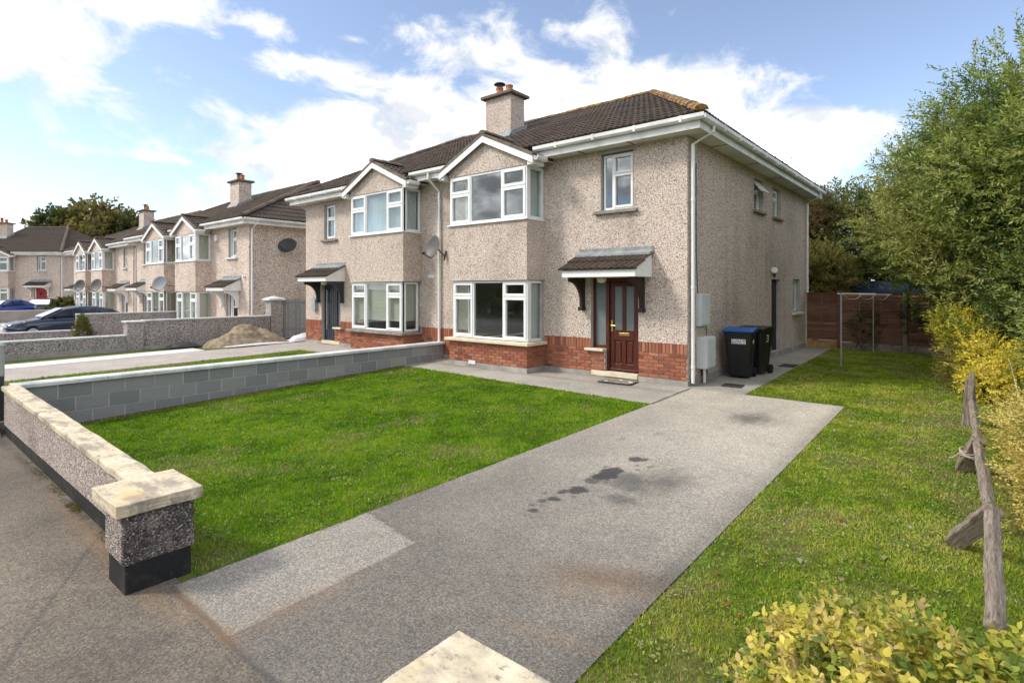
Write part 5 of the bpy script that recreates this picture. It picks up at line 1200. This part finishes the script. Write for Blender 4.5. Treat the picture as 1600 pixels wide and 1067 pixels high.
# ------------------------------------------------------------------ foliage
def leaves(P, Dv, ln, wd, rs, fold=.25, up=.35):
    """leaf quads: base, two sides, tip"""
    n = len(P); Dv = Dv/np.linalg.norm(Dv, axis=1, keepdims=True)
    N = rs.normal(size=(n, 3)); N[:, 2] += up*3; S = np.cross(Dv, N); S /= np.linalg.norm(S, axis=1, keepdims=True)+1e-9; Nn = np.cross(S, Dv)
    ln = ln[:, None]; wd = wd[:, None]
    A = P; B_ = P+Dv*ln*.45+S*wd*.5+Nn*wd*fold*.5; C = P+Dv*ln+Nn*ln*-.10; E = P+Dv*ln*.45-S*wd*.5+Nn*wd*fold*.5
    V = np.stack([A, B_, C, E], 1).reshape(-1, 3); b = np.arange(n)*4
    F = np.concatenate([np.stack([b, b+1, b+2], 1), np.stack([b, b+2, b+3], 1)])
    return V, F
def shoots(ells, ns, lps, leaf, wid, slen, rs, up=.35, out=1.0, inner=.45, spread=.6, zmin=-9.):
    w = np.array([(e[3]*e[4]+e[4]*e[5]+e[3]*e[5])*(e[6] if len(e) > 6 else 1.) for e in ells]); w = w/w.sum(); E = np.array([e[:6] for e in ells]); k = rs.choice(len(ells), ns, p=w)
    d = rs.normal(size=(ns, 3)); d /= np.linalg.norm(d, axis=1, keepdims=True); rho = inner+(1-inner)*rs.rand(ns)**.55
    C = E[k, :3]+E[k, 3:]*d*rho[:, None]; C = C[C[:, 2] > zmin] if zmin > -9 else C
    if len(C) != ns: idx = np.where((E[k, :3]+E[k, 3:]*d*rho[:, None])[:, 2] > zmin)[0]; d = d[idx]; rho = rho[idx]; k = k[idx]; ns = len(idx)
    sd = d*out+np.array([0, 0, up])+rs.normal(size=(ns, 3))*.45; sd /= np.linalg.norm(sd, axis=1, keepdims=True)
    sl = slen*(.5+rs.rand(ns)); t = (np.arange(lps)+.5)/lps
    P = C[:, None]+sd[:, None]*(sl[:, None]*t[None])[:, :, None]
    a = np.cross(sd, rs.normal(size=(ns, 3))); a /= np.linalg.norm(a, axis=1, keepdims=True); b = np.cross(sd, a)
    ph = (np.arange(lps)*2.4)[None]+rs.rand(ns)[:, None]*6
    rad = a[:, None]*np.cos(ph)[:, :, None]+b[:, None]*np.sin(ph)[:, :, None]
    Dv = sd[:, None]*.75+rad*spread+rs.normal(size=(ns, lps, 3))*.18; Dv[:, :, 2] -= .05
    L = leaf*(.7+.5*rs.rand(ns, lps)); Wd = wid*(.75+.5*rs.rand(ns, lps))
    return P.reshape(-1, 3), Dv.reshape(-1, 3), L.ravel(), Wd.ravel(), np.repeat(d*.8+np.array([0, 0, .35]), lps, 0), np.repeat(np.arange(ns), lps), C
def colours(P, palette, rs, seed, fr=1.1, jitter=.22, sid=None):
    f = vnoise(P[:, 0]*fr+50+P[:, 2]*.7*fr, P[:, 1]*fr+50-P[:, 2]*.6*fr, seed, 3); f = np.clip((f-.5)*2.4+.5+rs.normal(size=len(P))*.12, 0, .999)
    if sid is not None:
        sj = rs.rand(sid.max()+1)[sid]; f = np.clip(f+(sj-.5)*.5, 0, .999)
    pal = np.array(palette); q = f*(len(pal)-1); i = q.astype(int); c = pal[i]+(pal[np.minimum(i+1, len(pal)-1)]-pal[i])*(q-i)[:, None]
    return c*(1+(rs.rand(len(P), 1)-.5)*2*jitter)
def crown(name, parent, ells, ns, lps, leaf, wid, slen, palette, seed, **k):
    rs = np.random.RandomState(seed); cf = k.pop('cfr', 1.1); P, Dv, L, Wd, rho, sid, C = shoots(ells, ns, lps, leaf, wid, slen, rs, **k)
    V, F = leaves(P, Dv, L, Wd, rs); c = np.repeat(colours(P, palette, rs, seed, cf, sid=sid), 4, 0)
    return tri_mesh(name, V, F, c, 'leaf', parent, np.repeat(rho, 4, 0))
def lumps(c, r, n, lr, seed, zmin=None):
    rs = np.random.RandomState(seed); out = []
    for i in range(n):
        d = rs.normal(size=3); d /= np.linalg.norm(d); d[2] = d[2]*.9+.1; s = lr*(.6+.8*rs.rand())
        p = np.array(c)+np.array(r)*d*.86
        if zmin is not None and p[2] < zmin: continue
        out.append((*p, s, s, s*.8))
    return out
def limbs(b, base, tips, r0, rs):
    base = Vector(base)
    for tpt in tips:
        tpt = Vector(tpt); mid = base.lerp(tpt, .45)+Vector(rs.normal(size=3))*.25; mid.z = base.z+(tpt.z-base.z)*.55
        b.tube([base, base.lerp(mid, .5)+Vector(rs.normal(size=3))*.06, mid, mid.lerp(tpt, .5)+Vector(rs.normal(size=3))*.12, tpt], [r0, r0*.8, r0*.55, r0*.35, r0*.12], 7)
def tree(label, base, ells, ns, lps, leaf, wid, slen, pal, seed, r0=.16, stems=5, cat='tree', name='tree', grp=None, **k):
    t = thing(name, label, cat, base, 0, grp); o = Vector(base); rs = np.random.RandomState(seed+99)
    E = [(e[0]-o.x, e[1]-o.y, e[2]-o.z, *e[3:]) for e in ells]
    b = MB(); tips = [Vector(E[i % len(E)][:3])+Vector(rs.normal(size=3))*.3*E[i % len(E)][3] for i in range(stems)]
    limbs(b, (0, 0, -.1), tips, r0, rs); b.build('trunk', 'bark', t, smooth=True)
    crown('crown', t, E, ns, lps, leaf, wid, slen, pal, seed, **k)
    return t
GREEN = [(.045, .080, .018), (.085, .130, .026), (.13, .19, .038), (.19, .24, .052), (.25, .29, .07)]
WILLOW = [(.085, .140, .030), (.150, .210, .046), (.22, .275, .062), (.29, .325, .082), (.37, .38, .12)]
big = [(3.85, 6.9, 3.5, 1.35, 1.5, 1.9), (4.6, 5.9, 4.6, 1.2, 1.5, 1.5), (6.6, 5.4, 3.9, 2.7, 3.2, 3.4), (5.1, 6.6, 3.1, 2.1, 2.3, 2.5), (7.4, 2.6, 3.8, 2.2, 2.6, 3.7), (6.3, 7.2, 4.7, 2.2, 2.4, 2.5)]
bl = []
for i, e in enumerate(big): bl += lumps(e[:3], e[3:], 16, .75, 60+i, .8)
tree('tall bushy grey-green tree leaning over the lawn on the right', (6.6, 5.0, 0), big+bl, 17500, 16, .108, .036, .50, WILLOW, 21, .2, 8, up=.45, inner=.55)
low = [(5.95, 1.2, 1.0, 1.0, 1.7, 1.3), (5.55, 3.9, 1.5, 1.15, 1.6, 1.6), (4.9, 6.9, 1.8, 1.3, 1.6, 1.4), (6.8, -.6, 1.3, 1.5, 1.6, 1.7)]
tree('dark green privet bush filling the space under the tall tree', (5.9, 3.0, 0), low, 5200, 14, .075, .038, .40, GREEN, 22, .08, 6, 'bush', 'bush', up=.3, inner=.5)
YEL = [(.22, .24, .03), (.42, .39, .035), (.62, .52, .045), (.74, .60, .07), (.78, .66, .14)]
yel = [(3.95, 4.2, 1.16, .32, .42, .26), (4.2, 3.6, .88, .38, .5, .34), (4.45, 2.9, .58, .38, .6, .36), (4.70, 2.2, .36, .36, .5, .32), (4.42, 1.9, .26, .28, .5, .26), (5.0, 2.3, .52, .34, .5, .34)]
tree('bright golden-yellow privet shrub spilling over the rail fence', (4.7, 2.6, 0), yel, 2000, 13, .058, .030, .22, YEL, 23, .03, 7, 'shrub', 'shrub', up=.25, inner=.35, cfr=1.7)
DRY = [(.10, .075, .02), (.17, .13, .03), (.24, .20, .04)]
tree('brownish half-bare lower twigs of a shrub beside the lawn edge', (4.15, 2.7, 0), [(4.1, 3.0, .45, .30, .6, .40)], 420, 10, .04, .02, .25, DRY, 28, .015, 7, 'shrub', 'shrub', up=.4, inner=.1)
PALE = [(.30, .24, .05), (.52, .40, .09), (.66, .53, .16), (.72, .60, .24), (.55, .48, .08)]
pal_ = [(4.78, -3.0, .42, .30, .6, .38), (4.85, -4.2, .30, .34, .7, .38), (4.72, -2.3, .42, .24, .35, .26), (5.1, -3.5, .36, .36, .9, .44)]
tree('pale straw-yellow shrub growing against the old rail', (4.85, -3.4, -.06), pal_, 2000, 15, .034, .017, .20, PALE, 24, .018, 8, 'shrub', 'shrub', up=.35, inner=.3, cfr=2.5)
b = MB(); rs = np.random.RandomState(5)
for k in range(9):
    a = Vector((4.65+rs.rand()*.4, -1.9+rs.rand()*1.1, 0)); d = Vector((rs.normal()*.25, rs.normal()*.3, .6+rs.rand()*.35)); b.tube([a, a+d*.5+Vector(rs.normal(size=3))*.03, a+d], [.008, .006, .002], 5)
o = b.build('bare_twigs', 'rope'); o['label'] = 'bare pale twigs between the two yellow shrubs'; o['category'] = 'twigs'
# clipped hedge in the foreground
HED = [(.14, .20, .03), (.28, .32, .045), (.48, .43, .06), (.60, .51, .09), (.44, .32, .16), (.68, .58, .12)]
def hedge():
    t = thing('hedge', 'clipped yellow-green privet hedge close in the foreground', 'hedge', (4.4, -8.55, gz(4, -9))); o = Vector(t.location)
    el = [(4.08, -8.46, .49, .44, .42, .42, 1.), (4.42, -8.42, .48, .45, .42, .42), (4.85, -8.40, .44, .60, .48, .46), (5.5, -8.45, .38, .7, .5, .44, .6), (3.88, -8.56, .30, .30, .34, .36)]
    rs = np.random.RandomState(77); E = [(e[0]-o.x, e[1]-o.y, e[2]-o.z, *e[3:]) for e in el]
    P, Dv, L, Wd, rho, sid, C = shoots(E, 8500, 8, .029, .017, .07, rs, up=.45, inner=.74, spread=.95)
    n = len(P); Dn = Dv/np.linalg.norm(Dv, axis=1, keepdims=True); N = rs.normal(size=(n, 3)); N[:, 2] += 1.2; S = np.cross(Dn, N); S /= np.linalg.norm(S, axis=1, keepdims=True); Nn = np.cross(S, Dn)
    l = L[:, None]; w = Wd[:, None]; q = [P, P+Dn*l*.28+S*w*.42+Nn*w*.16, P+Dn*l*.62+S*w*.46+Nn*w*.14, P+Dn*l-Nn*l*.12, P+Dn*l*.62-S*w*.46+Nn*w*.14, P+Dn*l*.28-S*w*.42+Nn*w*.16, P+Dn*l*.28, P+Dn*l*.62-Nn*l*.02]
    V = np.stack(q, 1).reshape(-1, 3); b = np.arange(n)*8; f = lambda *i: np.stack([b+j for j in i], 1)
    F = np.concatenate([f(0, 1, 6), f(0, 6, 5), f(1, 2, 7), f(1, 7, 6), f(5, 6, 7), f(5, 7, 4), f(2, 3, 7), f(7, 3, 4)])
    c = np.repeat(colours(P, HED, rs, 7, 9., .2, sid), 8, 0); tri_mesh('crown', V, F, c, 'leaf', t, np.repeat(rho*.6, 8, 0))
    bk = MB(); limbs(bk, (-.2, .05, -.1), [Vector(e[:3])+Vector((0, 0, .15)) for e in E], .03, rs); limbs(bk, (.3, .05, -.1), [Vector(e[:3]) for e in E], .02, rs); bk.build('trunk', 'bark', t)
hedge()
# trees behind the fence and the houses
DARK = [(.045, .070, .018), (.085, .115, .028), (.135, .160, .040), (.20, .195, .052)]
RED = [(.07, .042, .026), (.12, .068, .034), (.14, .115, .04), (.21, .10, .05)]
OLIVE = [(.085, .095, .02), (.15, .15, .033), (.22, .20, .045), (.28, .235, .065)]
bk_ = 'garden trees beyond the back fence'
tree('dark green tree with tall top showing just right of the house', (.6, 15.5, 0), [(.4, 15.5, 3.6, 2.0, 1.8, 2.2)]+lumps((.4, 15.5, 3.6), (2.0, 1.8, 2.2), 16, .8, 70), 2400, 14, .17, .07, .6, DARK, 31, .14, grp=bk_)
tree('reddish-leaved tree touching the house corner behind the fence', (-1.3, 13.6, 0), [(-1.3, 13.6, 4.3, 1.6, 1.4, 1.1)]+lumps((-1.3, 13.6, 4.3), (1.6, 1.4, 1.1), 9, .6, 71), 900, 12, .14, .06, .5, RED, 32, .1, grp=bk_)
tree('yellow-green rounded bush low behind the fence beside the house', (-.2, 12.2, 0), [(-.2, 12.2, 2.3, 1.2, .9, 1.0)], 900, 14, .13, .06, .4, OLIVE, 33, .08, 4, 'bush', 'bush')
tree('thin brownish tree between the dark tree and the tall bushy one', (2.6, 14.5, 0), [(2.6, 14.3, 3.3, 1.4, 1.4, 1.7)]+lumps((2.6, 14.3, 3.3), (1.4, 1.4, 1.7), 10, .5, 72), 1500, 12, .14, .045, .7, [(.045, .04, .018), (.09, .07, .03), (.12, .11, .04), (.16, .12, .06)], 34, .1, grp=bk_, up=.5)
tree('wispy tree with thin shoots showing above the side gutter', (-2.6, 15.5, 0), [(-2.2, 15.3, 5.6, .9, .8, 1.3)], 220, 12, .13, .05, .8, DARK, 35, .09, grp=bk_, up=.7)
tree('leafy tree filling the gap beyond the tall bushy one', (5.4, 13.5, 0), [(5.4, 13.2, 3.2, 2.4, 1.6, 2.5)], 1700, 13, .16, .07, .5, GREEN, 36, .12, grp=bk_)
tree('round green tree rising behind the far row of houses', (-81, 10, -.7), [(-81, 10, 6.2, 5.2, 5.2, 4.6)]+lumps((-81, 10, 6.2), (5.2, 5.2, 4.4), 30, 1.9, 73), 4200, 12, .62, .40, 1.5, [(.035, .05, .012), (.07, .085, .018), (.12, .115, .026), (.17, .135, .035)], 37, .5, up=.4, inner=.6, cfr=.25)
tree('small cone-shaped conifer before the farther garden wall', (-24.3, -4.25, -.30), [(-24.3, -4.25, .08, .33, .33, .36), (-24.3, -4.25, .38, .22, .22, .34), (-24.3, -4.25, .60, .12, .12, .25)], 420, 12, .06, .02, .12, [(.05, .065, .008), (.11, .12, .012), (.17, .17, .02)], 38, .03, 3, 'conifer', 'conifer', up=.9)
tree('rounded clipped green bush by the red front door', (-49.3, .3, -.3), [(-49.3, .3, .30, 1.2, 1.2, .75)], 500, 12, .2, .10, .25, [(.04, .06, .01), (.08, .11, .02), (.15, .12, .03)], 39, .06, 4, 'bush', 'bush')
# climbers on the fence
for lab, P, s, sd_ in (('dark climber spreading over the middle fence panel', (1.72, 9.55, 0), [(1.72, 9.58, .75, .42, .06, .55)], 40), ('leafy climber on the fence beside the tall post', (2.85, 9.55, 0), [(2.85, 9.58, 1.1, .18, .06, .60), (3.2, 9.57, .95, .15, .06, .35)], 41)):
    tree(lab, P, s, 130, 7, .055, .035, .2, DARK, sd_, .008, 4, 'climber', 'climber', up=.6, inner=.1)
# wood across the road (seen in the window panes)
rs = np.random.RandomState(9); n = 9000; P = np.stack([rs.uniform(-45, 35, n), rs.uniform(-36, -32, n), rs.rand(n)**1.2*6.5-.3], 1); P[:, 2] *= .7+.5*vnoise(P[:, 0]*.2+30, P[:, 0]*0, 2)
V, F = leaves(P, rs.normal(size=(n, 3)), np.full(n, 1.1), np.full(n, .7), rs); o = tri_mesh('treeline', V, F, np.repeat(colours(P, DARK, rs, 3, .3), 4, 0), 'leaf'); o['kind'] = 'stuff'; o['label'] = 'line of trees across the road'; o['category'] = 'trees'

# ------------------------------------------------------------------ grass
def grass(label, xl, xr, y0, y1, seed, pal, worn=None, dens=1., hgt=1., lift=-.008, edge=.03):
    rs = np.random.RandomState(seed); xa = min(xl(y) if callable(xl) else xl for y in np.linspace(y0, y1, 20)); xb = max(xr(y) if callable(xr) else xr for y in np.linspace(y0, y1, 20))
    fl = np.vectorize(lambda y: xl(y) if callable(xl) else xl); fr_ = np.vectorize(lambda y: xr(y) if callable(xr) else xr)
    DM = 9000*dens; N = int((xb-xa)*(y1-y0)*DM); X = rs.uniform(xa, xb, N); Y = rs.uniform(y0, y1, N)
    d = np.hypot(X-CAM[0], Y-CAM[1]); p = np.clip(3.2/np.maximum(d, .5), .10, 1.)**1.15
    a = (X-CAM[0])*math.cos(R(39.936))+(Y-CAM[1])*math.sin(R(39.936)); dz = -(X-CAM[0])*math.sin(R(39.936))+(Y-CAM[1])*math.cos(R(39.936))
    vis = (dz > .3) & (np.abs(a) < dz*1.08+.6); p = np.where(vis, p, p*.12)
    ok = rs.rand(N) < p
    if worn is not None:
        wv = worn(X, Y); ok &= rs.rand(N) > wv*.75
    X = X[ok]; Y = Y[ok]; d = d[ok]; jit = rs.rand(len(X))*edge-edge*.6+(vnoise(Y*5+20, X*5+20, seed+5, 3)-.5)*.07
    k = (X > fl(Y)-jit-.0) & (X < fr_(Y)+jit)
    if seed == 81: k &= Y < PE(X)+jit
    X = X[k]; Y = Y[k]; d = d[k]; n = len(X)
    cl = vnoise(X*1.7+40, Y*1.7+40, seed+1); cl2 = vnoise(X*9+40, Y*9+40, seed+2, 3)
    h = hgt*(.020+.022*rs.rand(n))*(.55+.9*cl2); w = (.0036+.0012*d)*(.7+.6*rs.rand(n))
    az = rs.rand(n)*2*math.pi; lean = rs.rand(n)*.8+.15; la = rs.rand(n)*2*math.pi
    Z = GZ(X, Y)+lift; s = np.stack([np.cos(az)*w/2, np.sin(az)*w/2, 0*w], 1); B0 = np.stack([X, Y, Z], 1); T = B0+np.stack([np.cos(la)*h*lean, np.sin(la)*h*lean, h], 1)
    V = np.stack([B0-s, B0+s, T], 1).reshape(-1, 3); F = np.arange(n*3).reshape(-1, 3)
    f = np.clip((cl-.5)*1.6+.5+(cl2-.5)*1.3+rs.normal(size=n)*.18, 0, .999); pl = np.array(pal); q = f*(len(pl)-1); i = q.astype(int); c = pl[i]+(pl[i+1]-pl[i])*(q-i)[:, None]
    if worn is not None:
        wv = worn(X, Y)[:, None]; dry = np.array([[.36, .31, .14]]); m_ = (rs.rand(n, 1) < wv*.8); c = np.where(m_, dry*(.6+.6*rs.rand(n, 1)), c)
    dryb = rs.rand(n, 1) < .035; c = np.where(dryb, np.array([[.38, .34, .15]]), c); c = c*(.75+.5*rs.rand(n, 1))
    o = tri_mesh('grass', V, F, np.repeat(c, 3, 0), 'grass_blade'); o['kind'] = 'stuff'; o['label'] = label; o['category'] = 'grass'
    print('grass', label, n)

GP = [(.072, .165, .003), (.108, .240, .005), (.148, .300, .006), (.19, .335, .010), (.25, .36, .025)]
GR = [(.120, .190, .012), (.18, .265, .016), (.25, .335, .024), (.33, .38, .04), (.41, .41, .09)]
def worn_f(x, y): return np.clip((vnoise(x*1.3+7, y*1.3+7, 61)-.60)*4, 0, .5)+.95*np.exp(-((x+6.80)/.17)**2)+.9*np.exp(-(((x+.15)/.25)**2+((y+8.6)/.22)**2))
def worn_r(x, y): return np.clip((vnoise(x*1.6+17, y*1.6+7, 63)-.50)*4, 0, .62)+.9*np.exp(-(((x-4.0)/.35)**2+((y+.1)/.7)**2))
grass('mown green grass of the front lawn', -6.83, DL, -8.80, -1.40, 81, GP, worn_f, 1.3, .85)
# trim the strip of lawn that would overlap the slanted path edge
grass('patchy grass along the right side of the driveway', 2.66, 6.2, -8.75, -.10, 82, GR, worn_r, 1.25, .72)
grass('grass of the back lawn by the fence', lambda y: 1.10-.03*y if y > .02 else 1.1+1.56*max(0, min(1, (.0-y)/.14)), 6.0, -.10, 9.6, 83, GR, worn_r, 1.1, .8)
grass('rough grass of the lawn beyond the block wall', -11.9, -7.14, -8.7, -1.4, 84, GP, lambda x, y: np.clip((vnoise(x*.9+17, y*.5+7, 65)-.36)*5, 0, .97), .5, 1.2)
rs = np.random.RandomState(15); n = 700; X = -.6-rs.rand(n)**.7*4.2; X = np.where(vnoise(X*4+30, X*0, 6) > .5, X, -2.2-rs.rand(n)*.35); Y = -9.012-.012*(X+.5)-.005-rs.rand(n)**2*.07
P = np.stack([X, Y, GZ(X, Y)], 1); Dv = rs.normal(size=(n, 3))*.6; Dv[:, 2] = np.abs(Dv[:, 2])+.35; V, F = leaves(P, Dv, .012+.028*rs.rand(n), np.full(n, .006), rs)
o = tri_mesh('weeds', V, F, np.repeat(np.array([[.16, .11, .05], [.10, .12, .03], [.22, .17, .08]])[rs.randint(0, 3, n)], 4, 0), 'leaf'); o['kind'] = 'stuff'; o['label'] = 'small weeds and dead leaves along the foot of the front wall'; o['category'] = 'weeds'
rs = np.random.RandomState(16); n = 60; X = 2.75+rs.rand(n)*1.4; Y = -8+rs.rand(n)*7.5; P = np.stack([X, Y, GZ(X, Y)+.012], 1); Dv = rs.normal(size=(n, 3)); Dv[:, 2] *= .2; V, F = leaves(P, Dv, .04+.05*rs.rand(n), .03+.02*rs.rand(n), rs, .4, 2.)
o = tri_mesh('fallen_leaves', V, F, np.repeat(np.array([[.30, .12, .05], [.34, .27, .16], [.42, .40, .32]])[rs.randint(0, 3, n)], 4, 0), 'leaf'); o['kind'] = 'stuff'; o['label'] = 'scattered dry leaves on the side lawn'; o['category'] = 'leaves'
def weeds(label, x0, x1, y0, y1, n, seed, pal, big=1.):
    rs = np.random.RandomState(seed); nc = n//16; cx = rs.uniform(x0, x1, nc); cy = rs.uniform(y0, y1, nc); k = rs.randint(0, nc, n); sp = (.03+.07*rs.rand(nc))[k]
    X = cx[k]+rs.normal(size=n)*sp; Y = cy[k]+rs.normal(size=n)*sp; ok = (X > x0) & (X < x1) & (Y > y0) & (Y < y1); X = X[ok]; Y = Y[ok]; n = len(X)
    P = np.stack([X, Y, GZ(X, Y)+.006+.014*rs.rand(n)], 1); Dv = rs.normal(size=(n, 3)); Dv[:, 2] = np.abs(Dv[:, 2])*.35+.1
    V, F = leaves(P, Dv, big*(.018+.022*rs.rand(n)), big*(.012+.012*rs.rand(n)), rs, .3, 1.5); pl = np.array(pal); c = pl[rs.randint(0, len(pl), nc)][k[ok]]*(.75+.5*rs.rand(n, 1))
    o = tri_mesh('lawn_weeds', V, F, np.repeat(c, 4, 0), 'grass_blade'); o['kind'] = 'stuff'; o['label'] = label; o['category'] = 'weeds'
WP = [(.16, .30, .03), (.22, .34, .05), (.12, .25, .04), (.30, .36, .10)]
weeds('clover and small weeds scattered through the front lawn', -6.5, -.02, -8.7, -2.0, 7000, 91, WP, .85)
weeds('broad-leaved weeds in the grass beside the driveway', 2.70, 4.3, -8.3, -.3, 6000, 92, WP+[(.30, .28, .12)], .85)
